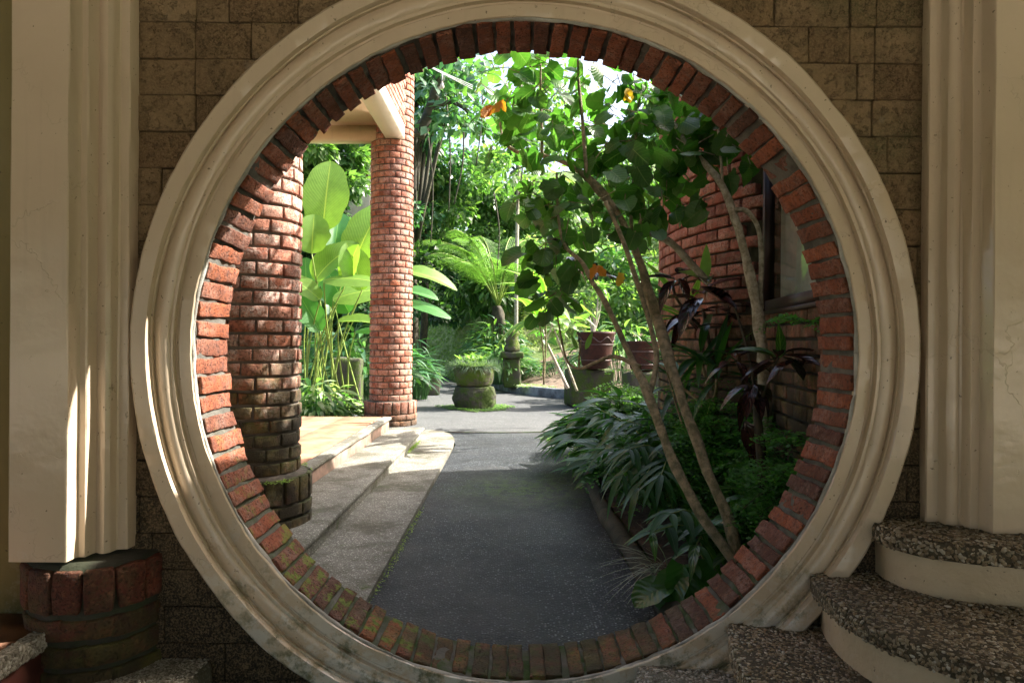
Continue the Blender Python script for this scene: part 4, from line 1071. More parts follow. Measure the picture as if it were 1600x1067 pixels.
def leaf_cloud(pt, clusters, tpl, mats, size, mb=None, droop=.0, zr=(-.6, .5), pet=.6):
    """clusters of (px, py, Y, radius_m, count): leaves radiate from points near each centre"""
    for (px, py, Y, r, n) in clusters:
        c = P(px, py, Y)
        for _ in range(n):
            o_ = rdir()*r*random.random()**.45; o_.z *= .85; p = c+o_; s = size*random.uniform(.65, 1.2)
            d = (o_.normalized()*.6+rdir(*zr)+Vector((0, 0, -droop))).normalized()
            up = Vector((random.gauss(0, .55), random.gauss(0, .55)-.25, random.uniform(.3, 1)))
            if random.random() < .3: up = Vector((random.gauss(0, .3), -1, random.gauss(0, .4)))
            pt.leaf(R5(tpl), mtx(p, d, up, s), random.choice(mats) if isinstance(mats, list) else mats(p))
            if mb is not None and random.random() < pet:
                q = p-d*s*.6-o_*.3; mb.tube([q, p+Vector((0, 0, .004)), p], [.0032, .0018], 4, 0, 1, False)

# --- slanting multi-stem tree in front (the main one)
tr = Plant('broadleaf_tree', P(1156, 872, 2.62), 'small tree with two slanting brown trunks and big round green leaves over the path', 'tree')
mb = MB()
limb(mb, [(1160, 880, 2.62), (1140, 810, 2.68), (1108, 735, 2.78), (1062, 610, 3.0), (1030, 505, 3.3), (1018, 470, 3.32), (990, 385, 3.4), (950, 312, 3.5), (905, 268, 3.6), (858, 246, 3.7), (812, 240, 3.8), (786, 222, 3.85), (779, 192, 3.9)], [.027, .022, .021, .021, .023, .027, .019, .017, .015, .012, .010, .008, .006], wob=.5)
mb.build('trunk', M['bark'], tr.e, True)
mb = MB()
limb(mb, [(1154, 876, 2.6), (1128, 845, 2.62), (1090, 790, 2.68), (1045, 700, 2.8), (1012, 612, 2.95), (985, 555, 3.15), (950, 480, 3.2), (925, 440, 3.25), (908, 408, 3.3), (882, 384, 3.4), (871, 340, 3.45), (868, 270, 3.5)], [.022, .019, .018, .018, .020, .014, .013, .012, .011, .009, .007, .005], wob=.5)
mb.build('trunk', M['bark'], tr.e, True)
branch(tr.e, 'bark', [(1016, 612, 2.96), (1026, 560, 3.1), (1014, 500, 3.2), (985, 410, 3.25), (962, 350, 3.3), (945, 315, 3.4)], [.013, .012, .012, .012, .011, .010])
branch(tr.e, 'bark', [(950, 318, 3.48), (925, 290, 3.5), (914, 258, 3.5), (908, 190, 3.55), (902, 135, 3.6), (900, 92, 3.6)], [.013, .011, .010, .009, .008, .006])
branch(tr.e, 'bark', [(845, 243, 3.72), (844, 200, 3.7), (842, 150, 3.7), (842, 100, 3.7)], [.009, .008, .007, .004])
branch(tr.e, 'bark', [(1032, 520, 3.3), (1000, 420, 3.4), (985, 350, 3.5), (990, 260, 3.6), (992, 190, 3.6), (1000, 130, 3.6)], [.012, .011, .010, .008, .006, .004])
branch(tr.e, 'bark', [(1000, 572, 3.08), (960, 556, 3.2), (930, 566, 3.3), (905, 575, 3.4), (885, 560, 3.5), (872, 500, 3.5), (868, 470, 3.5)], [.012, .010, .009, .008, .006, .004, .003])
branch(tr.e, 'bark', [(905, 575, 3.4), (905, 560, 3.4), (908, 530, 3.4)], [.006, .004])
branch(tr.e, 'bark', [(1100, 760, 3.4), (1060, 640, 3.6), (1020, 500, 3.8), (1000, 440, 3.8)], [.006, .003])
tw = MB()
up_cl = []
for (x, y, Y, r, n) in [(745, 120, 4.0, .16, 7), (800, 110, 3.8, .20, 16), (850, 110, 3.75, .24, 22), (905, 110, 3.7, .26, 26), (960, 130, 3.7, .28, 28), (1015, 165, 3.7, .24, 24), (1060, 150, 3.9, .2, 14),
                        (780, 170, 3.9, .18, 14), (830, 180, 3.8, .22, 20), (885, 200, 3.7, .24, 22), (800, 215, 3.85, .15, 9), (950, 210, 3.6, .24, 22), (1005, 230, 3.6, .24, 22), (1055, 210, 3.7, .22, 16),
                        (870, 270, 3.55, .2, 18), (930, 260, 3.6, .18, 14), (990, 290, 3.5, .22, 20), (1045, 280, 3.6, .2, 14), (830, 290, 3.6, .15, 11)]:
    up_cl.append((x, y, Y, r*1.12, int(n*.92)))
leaf_cloud(tr, up_cl, 'tree', ['lf_tree', 'lf_tree', 'lf_tree', 'lf_tree_dark'], .096, tw, .6)
lo_cl = [(845, 325, 3.5, .16, 14), (885, 345, 3.5, .16, 11), (930, 335, 3.5, .18, 9), (845, 385, 3.5, .13, 13), (885, 400, 3.5, .12, 7), (836, 430, 3.5, .07, 4), (970, 380, 3.5, .14, 4), (1000, 345, 3.4, .14, 6),
         (862, 470, 3.5, .09, 6), (892, 468, 3.5, .10, 5), (840, 490, 3.45, .05, 2)]
leaf_cloud(tr, lo_cl, 'tree', ['lf_tree_dark', 'lf_tree_dark', 'lf_tree'], .10, tw, .6)
tw.build('twigs', M['bark'], tr.e, True, kind='stuff')
for px, py, Y, mt, s, n in ((766, 176, 3.58, 'lf_orange', .085, 3), (780, 168, 3.56, 'lf_orange', .07, 2), (930, 424, 3.1, 'lf_orange', .065, 2), (968, 436, 3.1, 'lf_yellow', .06, 2), (980, 148, 3.4, 'lf_yellow', .075, 3), (915, 545, 3.4, 'lf_bgB', .1, 1), (902, 545, 3.4, 'lf_bgB', .08, 1)):
    p = P(px, py, Y)
    for k in range(n):
        if mt == 'lf_bgB': tr.leaf('lance1', mtx(p, (.4 if px > 908 else -.4, 0, 1), (0, -1, .1), s), mt)
        else: tr.leaf('curled%d' % (k % 3), mtx(p+rdir()*.008+Vector((0, 0, s*.4)), (random.uniform(-.9, .9), -.2, -1), (random.gauss(0, .4), -1, random.gauss(0, .3)), s*random.uniform(.7, 1.1)), mt)
tr.finish(300, 'leaf', 'crown')

# --- pale barked tree by the house
tr = Plant('pale_barked_tree', P(1192, 640, 3.3), 'pale lichened tree leaning beside the house window with a looping side branch', 'tree')
mb = MB()
limb(mb, [(1200, 690, 3.35), (1192, 560, 3.3), (1186, 500, 3.3), (1172, 430, 3.3), (1152, 355, 3.3), (1128, 290, 3.35), (1100, 255, 3.4), (1072, 225, 3.5), (1050, 190, 3.6)], [.030, .029, .027, .023, .020, .018, .015, .012, .009], wob=.5)
mb.build('trunk', M['bark_pale'], tr.e, True)
branch(tr.e, 'bark_pale', [(1147, 326, 3.3), (1165, 327, 3.3), (1182, 350, 3.3), (1189, 390, 3.3), (1188, 450, 3.3), (1190, 480, 3.3)], [.012, .012, .012, .012, .012, .010])
branch(tr.e, 'bark_pale', [(1108, 441, 3.5), (1080, 412, 3.5), (1050, 380, 3.5), (1025, 366, 3.55), (1005, 362, 3.6), (960, 372, 3.8)], [.016, .018, .018, .020, .022, .012])
branch(tr.e, 'bark_pale', [(1128, 290, 3.35), (1124, 240, 3.3), (1120, 200, 3.3)], [.007, .005])
mb = MB()
leaf_cloud(tr, [(1090, 185, 3.5, .2, 17), (1130, 205, 3.4, .18, 13), (1060, 220, 3.5, .18, 13), (1110, 245, 3.4, .13, 6), (1055, 325, 3.5, .12, 5), (1100, 320, 3.4, .08, 3), (1150, 250, 3.3, .10, 5), (1080, 155, 3.6, .2, 12), (1010, 340, 3.5, .1, 4)], 'tree', ['lf_tree', 'lf_tree_dark', 'lf_tree_dark'], .105, mb, .5)
mb.build('twigs', M['bark_pale'], tr.e, True, kind='stuff')
tr.finish(300, 'leaf', 'crown')

# --- dark leaved crotons
def rosette(pt, c, n, tpl, size, mats, zr=(-.3, .7), mb=None, spread=.02):
    c = Vector(c); a0 = random.random()*6
    for i in range(n):
        a = a0+i*2.4; z = random.uniform(*zr); r = math.sqrt(max(.05, 1-z*z)); d = Vector((r*math.cos(a), r*math.sin(a), z))
        p = c+Vector((0, 0, random.uniform(-spread, spread)))+d*.02
        pt.leaf(R5(tpl), mtx(p, d, (0, 0, 1), size*random.uniform(.7, 1.15)), random.choice(mats))
tr = Plant('purple_croton', P(1195, 812, 2.95), 'thin dark stemmed shrub with glossy blackish purple leaves against the brick ring', 'shrub')
mb = MB()
limb(mb, [(1196, 830, 2.8), (1190, 720, 2.85), (1184, 640, 2.9), (1180, 600, 2.95)], [.020, .018, .016, .014])
limb(mb, [(1183, 640, 2.95), (1195, 610, 2.9), (1210, 570, 2.85), (1217, 556, 2.8)], [.007, .005, .004, .004])
limb(mb, [(1180, 605, 2.95), (1172, 560, 2.95), (1155, 500, 3.0), (1148, 478, 3.0)], [.008, .006, .005, .004])
limb(mb, [(1186, 620, 2.95), (1165, 590, 2.9), (1150, 560, 2.9)], [.006, .004]); tr.stems(mb, M['bark_dark'])
rosette(tr, P(1218, 556, 2.8), 9, 'broad', .17, ['lf_croton'], (-.4, .6)); rosette(tr, P(1150, 560, 2.9), 7, 'broad', .15, ['lf_croton'], (-.6, .5))
rosette(tr, P(1180, 600, 2.95), 6, 'broad', .17, ['lf_croton'], (-.9, .1)); rosette(tr, P(1250, 560, 2.75), 4, 'broad', .13, ['lf_croton'], (-.3, .3))
tr.leaf('broad0', mtx(P(1219, 556, 2.8), (0, -.1, 1), (.1, -1, .1), .14), 'lf_green_gl'); tr.leaf('broad1', mtx(P(1213, 555, 2.8), (-1, .2, .45), (0, -.5, 1), .17), 'lf_green_gl')
tr.leaf('broad2', mtx(P(1165, 655, 2.9), (.35, -.1, -.9), (-.3, -1, .1), .24), 'lf_croton'); tr.leaf('broad3', mtx(P(1180, 665, 2.95), (.1, -.1, -.9), (0, -1, .1), .22), 'lf_croton')
tr.finish(300)
tr = Plant('purple_croton', P(1110, 640, 3.9), 'taller purple brown leaved shrub between the slanting trunks and the house wall', 'shrub')
mb = MB(); limb(mb, [(1120, 660, 3.9), (1112, 560, 3.9), (1098, 480, 3.9)], [.016, .01]); limb(mb, [(1112, 560, 3.9), (1135, 500, 3.8), (1140, 470, 3.8)], [.01, .007]); limb(mb, [(1105, 520, 3.9), (1060, 470, 3.8), (1050, 440, 3.8)], [.009, .006]); tr.stems(mb, M['bark_dark'])
for c, n, s in (((1098, 455, 3.7), 8, .28), ((1135, 475, 3.7), 6, .22), ((1058, 440, 3.7), 6, .20), ((1080, 500, 3.8), 5, .2), ((890, 405, 3.7), 6, .16), ((930, 420, 3.9), 5, .15)):
    rosette(tr, P(*c), n, 'broad', s, ['lf_croton'], (-.5, .6), spread=.05)
tr.leaf('lance1', mtx(P(1098, 440, 3.6), (.15, 0, 1), (0, -1, .1), .22), 'lf_bgB'); tr.leaf('lance2', mtx(P(1096, 430, 3.6), (-.8, 0, .3), (0, -1, .3), .12), 'lf_bgB')
tr.finish(300)

# --- striped cordylines
def cordyline(label, base, tops, size, n, mats, tpl='strap', sr=.012):
    pt = Plant('cordyline', P(*base), label, 'plant', 'striped cordylines'); mb = MB()
    for t in tops:
        b0 = P(*base); e_ = P(*t); mb.tube([b0, b0.lerp(e_, .5)+Vector((.02, 0, 0)), e_], [sr, sr*.7], 6); rosette(pt, e_, n, tpl, size, mats, (-.2, .95), spread=.04)
    pt.stems(mb, M['bark']); pt.finish(300)
cordyline('green and yellow edged cordyline rosette left of the dark pot', (850, 600, 7.0), [(850, 468, 7.0), (842, 500, 6.8)], .46, 13, ['lf_ti'], 'lance', .009)
cordyline('striped strap leaved plant under the purple leaves by the house corner', (1060, 600, 4.6), [(1058, 478, 4.6), (1078, 505, 4.3)], .42, 13, ['lf_ti', 'lf_palm'])
cordyline('narrow green strap leaved plant between slanting trunks and window', (1105, 640, 3.7), [(1095, 560, 3.7), (1120, 590, 3.6), (1060, 600, 3.9)], .34, 12, ['lf_palm', 'lf_lily'])
pt = Plant('white_stemmed_shrub', P(895, 618, 9.5), 'small shrub with leaning whitish stems in front of the soil bed', 'shrub'); mb = MB()
limb(mb, [(888, 606, 8.6), (868, 565, 8.6), (852, 530, 8.6), (848, 515, 8.6)], [.024, .019, .016, .012]); limb(mb, [(852, 530, 8.6), (858, 520, 8.6), (866, 500, 8.6)], [.011, .008])
pt.stems(mb, M['stem_white']); mb = MB(); limb(mb, [(902, 610, 8.2), (885, 565, 8.2), (872, 530, 8.2), (862, 505, 8.2)], [.016, .013, .011, .009]); pt.stems(mb, M['bark_pale'])
leaf_cloud(pt, [(850, 510, 8.5, .22, 16), (870, 500, 8.4, .2, 14), (895, 505, 8.4, .18, 10)], 'broad', ['lf_bgB', 'lf_tree', 'lf_bgB'], .22); pt.finish(300)

# --- dark glossy lance-leaved clump (front left of the bed)
def lance_clump(label, c, rx, ry, n, h, size, mats, tpl='lance', cat='plant', name='lance_leaf_plant', group=None, cnt=300):
    pt = Plant(name, Vector(c), label, cat, group); c = Vector(c); mb = MB()
    for _ in range(n):
        a = random.uniform(0, 2*math.pi); r = math.sqrt(random.random()); p0 = c+Vector((math.cos(a)*r*rx*.6, math.sin(a)*r*ry*.6, 0))
        top = c+Vector((math.cos(a)*r*rx, math.sin(a)*r*ry, h*(1-.55*r*r)*random.uniform(.55, 1)))
        mb.tube([p0, p0.lerp(top, .6)+Vector((0, 0, .04)), top], [.004, .0025], 4, 0, 2, False)
        d = Vector((math.cos(a)*(.3+r), math.sin(a)*(.3+r), random.uniform(-.35, .45)))+rdir()*.25
        pt.leaf(R5(tpl), mtx(top, d, (random.gauss(0, .2), random.gauss(0, .2)-.15, 1), size*random.uniform(.7, 1.15)), random.choice(mats))
    pt.stems(mb, M['lf_lily'], 'stalks'); return pt.finish(cnt)
lance_clump('dense dark glossy clump of pointed leaves spilling over the path edge', (.93, 5.45, PZ+.07), .50, .55, 300, .60, .25, ['lf_lily', 'lf_lily', 'lf_green_gl'], 'broad')
lance_clump('darker lance leaved clump behind the slanting trunks', (1.02, 4.3, PZ+.07), .42, .5, 190, .62, .24, ['lf_lily', 'lf_palm'])
lance_clump('broad dark leaves filling the bed between trunks and window wall', (1.02, 3.75, PZ+.07), .24, .4, 110, .62, .22, ['lf_lily', 'lf_palm', 'lf_green_gl'], 'broad')

lance_clump('leafy clump hiding the curved bed edging halfway along', (.76, 4.65, PZ+.05), .26, .42, 120, .42, .22, ['lf_lily', 'lf_palm'], 'broad')
lance_clump('big dark leaves low between the thin stem and the brick ring', (1.03, 2.85, PZ+.08), .13, .2, 36, .42, .17, ['lf_lily', 'lf_green_gl'], 'broad')
# --- fern-like: bright and dark maidenhair
def maidenhair(label, c, rx, ry, h, nf, mat, leaf=.022, name='maidenhair_fern', L=.35, group='maidenhair ferns'):
    pt = Plant(name, Vector(c), label, 'fern', group); c = Vector(c); mb = MB(); ms = []
    for _ in range(nf):
        a = random.uniform(0, 2*math.pi); r = math.sqrt(random.random()); p0 = c+Vector((math.cos(a)*r*rx, math.sin(a)*r*ry, h*(1-.6*r)*random.uniform(0, 1)))
        d = Vector((math.cos(a), math.sin(a), random.uniform(.1, .9))).normalized()
        side = d.cross(Vector((0, 0, 1))).normalized(); l = L*random.uniform(.6, 1.1)
        pts = [p0+d*l*t+Vector((0, 0, -l*.5*t*t)) for t in (0, .33, .66, 1)]
        mb.tube(pts, [.0016, .0008], 3, 0, 1, False)
        for k in range(9):
            t = .15+.85*k/8; p = p0+d*l*t+Vector((0, 0, -l*.5*t*t)); w_ = (1-abs(t-.45))*l*.42
            for sgn in (-1, 1):
                for j in range(4):
                    q = p+side*sgn*w_*(j+.6)/4+d*w_*.25*(j/4)+Vector((0, 0, -.02*j/4)); ms.append(mtx(q, side*sgn+d*random.gauss(.3, .5)+Vector((0, 0, random.gauss(0, .4))), (random.gauss(0, .3), random.gauss(0, .3), 1), leaf*random.uniform(.7, 1.3)))
    pt.stems(mb, M['bark_dark'], 'stalks'); mb = MB(); join_leaves(mb, TPL['tiny'], ms); mb.build('fronds', M[mat], pt.e, False, kind='stuff')
maidenhair('bright yellow green fern behind the glossy clump in front of the pots', (1.05, 6.35, PZ+.1), .35, .3, .55, 150, 'lf_fern_lt', .030)
maidenhair('sunny lacy fern between the slanting trunks', (1.12, 5.6, PZ+.35), .22, .25, .5, 90, 'lf_fern_lt', .026)
maidenhair('dark lacy fern under the purple leaves near the brick ring', (1.1, 3.4, PZ+.25), .14, .2, .60, 190, 'lf_fern', .021, L=.28)
maidenhair('dark lacy fern lower down behind the thin stem', (1.08, 3.05, PZ+.12), .10, .12, .35, 70, 'lf_fern', .018, L=.22)
maidenhair('dark lacy fern against the house wall left of the thin stem', (1.13, 3.75, PZ+.3), .14, .3, .62, 150, 'lf_fern', .023, L=.3)
maidenhair('dark lacy fern hanging on the lower house wall behind the brick ring', (1.14, 2.72, PZ+.35), .07, .28, .45, 150, 'lf_fern', .02, L=.24)
maidenhair('pale green lacy fern low behind the two slanting trunks', (1.0, 3.9, PZ+.25), .3, .3, .45, 110, 'lf_fern', .024, L=.3)
maidenhair('small fern sprig by the window sill', P(1262, 505, 2.75), .05, .08, .06, 10, 'lf_fern', .016, L=.16)

# --- palms: pinnate fronds, each leaflet a part
def palm(label, c, fronds, leafL, mats, nl=9, tpl='strap', name='small_palm', group=None, wid=1.0, sr=.005, nmax=300, cat='palm'):
    pt = Plant(name, Vector(c), label, cat, group); c = Vector(c); mb = MB()
    for tip, arch in fronds:
        tip = Vector(tip); mid = c.lerp(tip, .5)+Vector((0, 0, arch)); pts, rr = catmull([c, c.lerp(mid, .55)+Vector((0, 0, arch*.3)), mid, tip], [sr, sr*.4], 5)
        mb.tube(pts, [sr, sr*.4], 5, 0, 1, False); n = len(pts)
        for k in range(nl):
            t = .42+.58*k/(nl-1); i = min(n-2, int(t*(n-1))); f = t*(n-1)-i; p = pts[i].lerp(pts[i+1], f); d = (pts[i+1]-pts[i]).normalized(); sd_ = d.cross(Vector((0, 0, 1))).normalized()
            l = leafL*(.65+.5*math.sin(math.pi*(k+.6)/nl))
            for sgn in (-1, 1):
                dd = sd_*sgn+d*(.55+.6*k/nl)+Vector((0, 0, -.25+random.gauss(0, .12)))+rdir()*.08
                pt.leaf(R5(tpl), mtx(p, dd, (0, -.1, 1), (l*wid, l, l)), random.choice(mats))
        pt.leaf(R5(tpl), mtx(tip, pts[-1]-pts[-3], (0, 0, 1), (leafL*wid, leafL, leafL)), random.choice(mats))
    pt.stems(mb, M['stem_green'], 'stalks'); pt.finish(nmax)
c0 = P(1080, 900, 3.55)
c0 = Vector((.88, 3.7, PZ+.07))
palm('dark feathery palm leaning over the shaded path edge', c0, [(P(985, 700, 3.4), .22), (P(960, 655, 3.7), .25), (P(1010, 640, 3.8), .22), (P(1050, 690, 3.4), .18), (P(945, 700, 3.9), .2), (P(1000, 760, 3.2), .25), (P(1070, 630, 3.9), .12), (P(1110, 680, 3.6), .12), (P(1035, 740, 3.1), .22), (P(940, 640, 4.2), .2), (P(975, 740, 3.35), .25)], .20, ['lf_palm', 'lf_palm', 'lf_lily'], 8, 'strap', wid=1.25)
palm('broader leafed small palm low at the foot of the trunks', Vector((.86, 3.0, PZ+.09)), [(P(1020, 830, 2.75), .10), (P(1050, 800, 2.8), .12), (P(1090, 850, 2.7), .08), (P(1075, 800, 3.0), .13), (P(1110, 815, 2.8), .08)], .155, ['lf_green_gl', 'lf_palm'], 4, 'lance', wid=1.0)
pt = Plant('arrowhead_plant', Vector((.72, 2.72, PZ+.07)), 'dark arrow shaped leaves low by the brick ring', 'plant'); mb = MB()
for px, py, dx, dz in ((1060, 900, -.5, -.6), (1085, 885, .6, -.5), (1070, 880, -.1, -1), (1040, 915, -.9, -.2)):
    p = P(px, py, 2.65); mb.tube([(.72, 2.72, PZ+.07), p], [.004, .002], 4, 0, 1); pt.leaf('tree2', mtx(p, (dx, -.4, dz), (0, -.3, 1), .14), 'lf_lily')
pt.stems(mb, M['stem_green']); pt.finish(300)
pt = Plant('spider_grass', P(1030, 905, 2.75), 'tuft of thin pale grey blades at the dark bed edge', 'grass')
for _ in range(26):
    p = P(1035, 890, 2.8)+rdir()*.03; pt.leaf(R5('blade'), mtx(p, Vector((random.uniform(-1.3, .3), random.uniform(-.6, .2), random.uniform(.1, 1))), (0, 0, 1), (.28, random.uniform(.14, .26), .24)), 'lf_spider')
pt.finish(0)
palm('long thin bladed fan of leaves in the dark centre of the bed', Vector((.95, 4.1, PZ+.1)), [(P(1090, 660, 3.8), .1), (P(1150, 640, 3.7), .1), (P(1130, 700, 3.5), .1)], .16, ['lf_palm'], 9)

# --- giant calathea behind the terrace
cal = Plant('giant_calathea', (-2.35, 8.9, PZ), 'giant bright green paddle leaves on long thin stalks between the two brick columns', 'plant'); mb = MB()
base = Vector((-2.35, 8.8, PZ))
# (leaf base px, direction, size, material)
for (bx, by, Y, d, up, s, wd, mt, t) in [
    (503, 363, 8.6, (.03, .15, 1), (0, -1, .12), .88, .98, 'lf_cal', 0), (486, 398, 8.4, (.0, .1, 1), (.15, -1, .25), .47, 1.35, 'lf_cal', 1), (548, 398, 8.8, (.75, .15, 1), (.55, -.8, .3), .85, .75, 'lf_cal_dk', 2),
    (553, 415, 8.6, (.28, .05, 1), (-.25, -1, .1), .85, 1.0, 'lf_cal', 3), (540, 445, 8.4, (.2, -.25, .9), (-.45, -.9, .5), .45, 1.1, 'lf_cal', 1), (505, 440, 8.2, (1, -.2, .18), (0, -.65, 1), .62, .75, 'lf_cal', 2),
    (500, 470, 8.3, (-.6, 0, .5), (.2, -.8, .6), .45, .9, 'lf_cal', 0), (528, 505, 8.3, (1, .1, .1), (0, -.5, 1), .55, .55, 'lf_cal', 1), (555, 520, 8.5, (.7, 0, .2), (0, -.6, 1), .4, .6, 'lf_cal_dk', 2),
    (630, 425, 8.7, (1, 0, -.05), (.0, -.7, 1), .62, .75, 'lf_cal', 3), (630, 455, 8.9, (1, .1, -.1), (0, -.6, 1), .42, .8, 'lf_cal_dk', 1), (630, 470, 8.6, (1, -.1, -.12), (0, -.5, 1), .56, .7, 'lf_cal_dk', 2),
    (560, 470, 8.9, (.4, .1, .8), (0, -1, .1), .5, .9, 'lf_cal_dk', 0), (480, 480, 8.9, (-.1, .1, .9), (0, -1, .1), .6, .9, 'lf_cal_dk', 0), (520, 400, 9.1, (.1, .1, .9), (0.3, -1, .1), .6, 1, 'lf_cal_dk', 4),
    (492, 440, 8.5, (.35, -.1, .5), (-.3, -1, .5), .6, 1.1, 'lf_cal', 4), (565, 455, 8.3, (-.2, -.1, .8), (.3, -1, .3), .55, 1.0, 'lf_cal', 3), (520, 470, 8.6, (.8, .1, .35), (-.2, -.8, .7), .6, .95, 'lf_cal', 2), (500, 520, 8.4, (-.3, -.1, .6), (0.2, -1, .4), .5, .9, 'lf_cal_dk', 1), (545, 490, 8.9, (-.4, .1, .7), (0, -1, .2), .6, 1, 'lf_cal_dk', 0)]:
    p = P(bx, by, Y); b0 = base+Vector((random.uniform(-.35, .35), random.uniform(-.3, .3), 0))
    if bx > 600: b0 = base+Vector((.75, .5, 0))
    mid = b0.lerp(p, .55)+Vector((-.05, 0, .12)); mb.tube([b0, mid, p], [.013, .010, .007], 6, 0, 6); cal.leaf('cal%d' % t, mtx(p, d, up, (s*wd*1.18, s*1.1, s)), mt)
for _ in range(5):
    b0 = base+Vector((random.uniform(-.4, .5), random.uniform(-.3, .3), 0)); p = P(random.uniform(485, 570), random.uniform(430, 520), 8.8); mb.tube([b0, b0.lerp(p, .55)+Vector((-.04, 0, .1)), p], [.013, .006], 5, 0, 5)
cal.stems(mb, M['stem_green'], 'stalks'); cal.finish(300)
# variegated groundcover behind terrace
lance_clump('sunlit white and green leaved bedding behind the tiled terrace', (-2.25, 7.75, PZ), .62, .4, 300, .62, .20, ['lf_varieg', 'lf_bgB', 'lf_tree'], 'lance', name='variegated_plant')
lance_clump('dark green undergrowth behind the giant calathea stalks', (-2.6, 11.2, PZ), 1.3, .7, 300, 1.3, .34, ['lf_bgC', 'lf_lily', 'lf_bgD'], 'lance', name='undergrowth_shrub')
lance_clump('feathery dark plant right of the far column', (-1.75, 12.4, PZ), .35, .35, 160, 1.1, .30, ['lf_bgC', 'lf_palm'], 'strap', name='strap_leaf_plant')
lance_clump('blue green leafy plants around the mossy pedestal', (-.25, 14.6, PZ+.15), .75, .6, 300, .9, .26, ['lf_bgC', 'lf_bgA', 'lf_bgB'], 'lance', name='leafy_plant')
lance_clump('low green seedlings scattered on the soil of the round bed', (1.1, 14.8, PZ+.3), 1.1, .7, 200, .4, .2, ['lf_bgC', 'lf_bgA'], 'lance', name='seedling_patch')
lance_clump('leafy shrubs behind the two dark pots', (2.1, 12.4, PZ+.3), 1.1, .6, 300, 1.2, .28, ['lf_bgA', 'lf_bgC', 'lf_bgB'], 'lance', name='pot_side_shrub')

lance_clump('leafy undergrowth round the trunk of the tree fern', (-.42, 16.4, PZ+.3), .75, .5, 300, 1.35, .30, ['lf_bgA', 'lf_bgC', 'lf_bgB'], 'lance', name='undergrowth_shrub')
# tree fern on the bank
tf = Plant('tree_fern', P(783, 500, 16.6), 'pale feathery tree fern with arching fronds on top of the mossy bank', 'fern'); c = P(778, 478, 16.6); mb = MB()
mb.tube([c-Vector((-.1, -.1, 1.9)), c-Vector((-.05, 0, .7)), c-Vector((0, 0, .2)), c], [.17, .15, .14, .08], 10, .6, 3); mb.build('trunk', M['bark_dark'], tf.e, True); mb = MB(); ms = []
for tip, arch in [((682, 385, 15.6), .9), ((672, 398, 15.2), .7), ((700, 362, 16), 1.0), ((715, 372, 17), .8), ((735, 375, 16.5), 1.0), ((745, 370, 18), .9), ((690, 405, 15), .6), ((832, 400, 16), .8), ((838, 380, 17), .9), ((825, 378, 17.5), .9), ((800, 372, 18), .9), ((720, 410, 14.8), .5), ((840, 415, 15.4), .5), ((760, 400, 14.8), .6), ((650, 380, 17), 1.0), ((800, 410, 14.9), .5)]:
    tip = P(*tip); arch *= .62; mid = c.lerp(tip, .5)+Vector((0, 0, arch)); pts, _ = catmull([c, c.lerp(mid, .5)+Vector((0, 0, arch*.25)), mid, c.lerp(tip, .8)+Vector((0, 0, arch*.6)), tip], [.02], 7)
    mb.tube(pts, [.022, .006], 5, 0, 1, False); n = len(pts)
    for k in range(34):
        t = .28+.72*k/33; i = min(n-2, int(t*(n-1))); f = t*(n-1)-i; p = pts[i].lerp(pts[i+1], f); d = (pts[i+1]-pts[i]).normalized(); sd_ = d.cross(Vector((0, 0, 1))).normalized(); l = .46*math.sin(math.pi*min(1, (k+4)/39))**.7
        for sgn in (-1, 1):
            pd = (sd_*sgn+d*.45+Vector((0, 0, -.35))+rdir()*.06).normalized()
            for j in range(9):
                q = p+pd*l*(j+.5)/9+Vector((0, 0, -.10*l*(j/9)**2)); w_ = l*.17*(1-j/10)
                for s2 in (-1, 1): ms.append(mtx(q, d*s2+pd*.5+Vector((0, 0, -.2)), (0, 0, 1), (.03, w_*1.25, .03)))
tf.stems(mb, M['stem_green'], 'stalks'); mb = MB(); join_leaves(mb, TPL['tiny'], ms); mb.build('fronds', M['lf_tfern'], tf.e, True, kind='stuff')

# mossy bank with creeping leaves
bk = [(-4.2, 24.5), (-3.4, 23.2), (-2.5, 21.5), (-1.75, 19.5), (-1.2, 18.3), (-.5, 17.6), (.3, 17.3), (1.3, 17.6), (2.4, 17.2), (4, 16.5)]
bp_, _ = catmull([(x, y, 0) for x, y in bk], [1], 6); V = []; nk = 12; BP = []
for i, p in enumerate(bp_):
    t = (bp_[min(i+1, len(bp_)-1)]-bp_[max(i-1, 0)]).normalized(); nn = Vector((-t.y, t.x, 0))
    topz = 1.15-max(0, p.x-.2)*.35+.12*math.sin(p.x*2)
    for k in range(nk):
        s_ = k/(nk-1); zz = PZ-.1+(topz-PZ+.1)*min(1, s_*1.35); off = 1.7*s_+(1.4*(s_-.74)/.26 if s_ > .74 else 0)
        q = p+nn*(off+.22*fbm((p.x, zz, p.y), 1.6)); V.append((q.x, q.y, zz+.05*fbm((q.x, q.y, 3), 2))); BP.append(Vector(V[-1]))
F = np.array([(i*nk+k, (i+1)*nk+k, (i+1)*nk+k+1, i*nk+k+1) for i in range(len(bp_)-1) for k in range(nk-1)])
tag(link('mossy_bank', mesh_np('mossy_bank', V, F, smooth=True), M['bank_moss']), kind='structure')
ms = []
for _ in range(16000):
    i = random.randrange(len(bp_)-1); k = random.randrange(nk-1); a, b = random.random(), random.random()
    p = BP[i*nk+k].lerp(BP[(i+1)*nk+k], a).lerp(BP[i*nk+k+1].lerp(BP[(i+1)*nk+k+1], a), b)
    if p.x > -.6 and random.random() < .5: continue
    ms.append(mtx(p, Vector((random.gauss(0, .5), -1, random.gauss(-.3, .6))), (0, -.4, 1), random.uniform(.05, .11)))
mb = MB(); join_leaves(mb, TPL['small'], ms); o = mb.build('creeping_leaves', M['lf_moss'], None, True); tag(o, 'small creeping leaves covering the mossy bank beyond the paving', 'ground cover', kind='stuff')
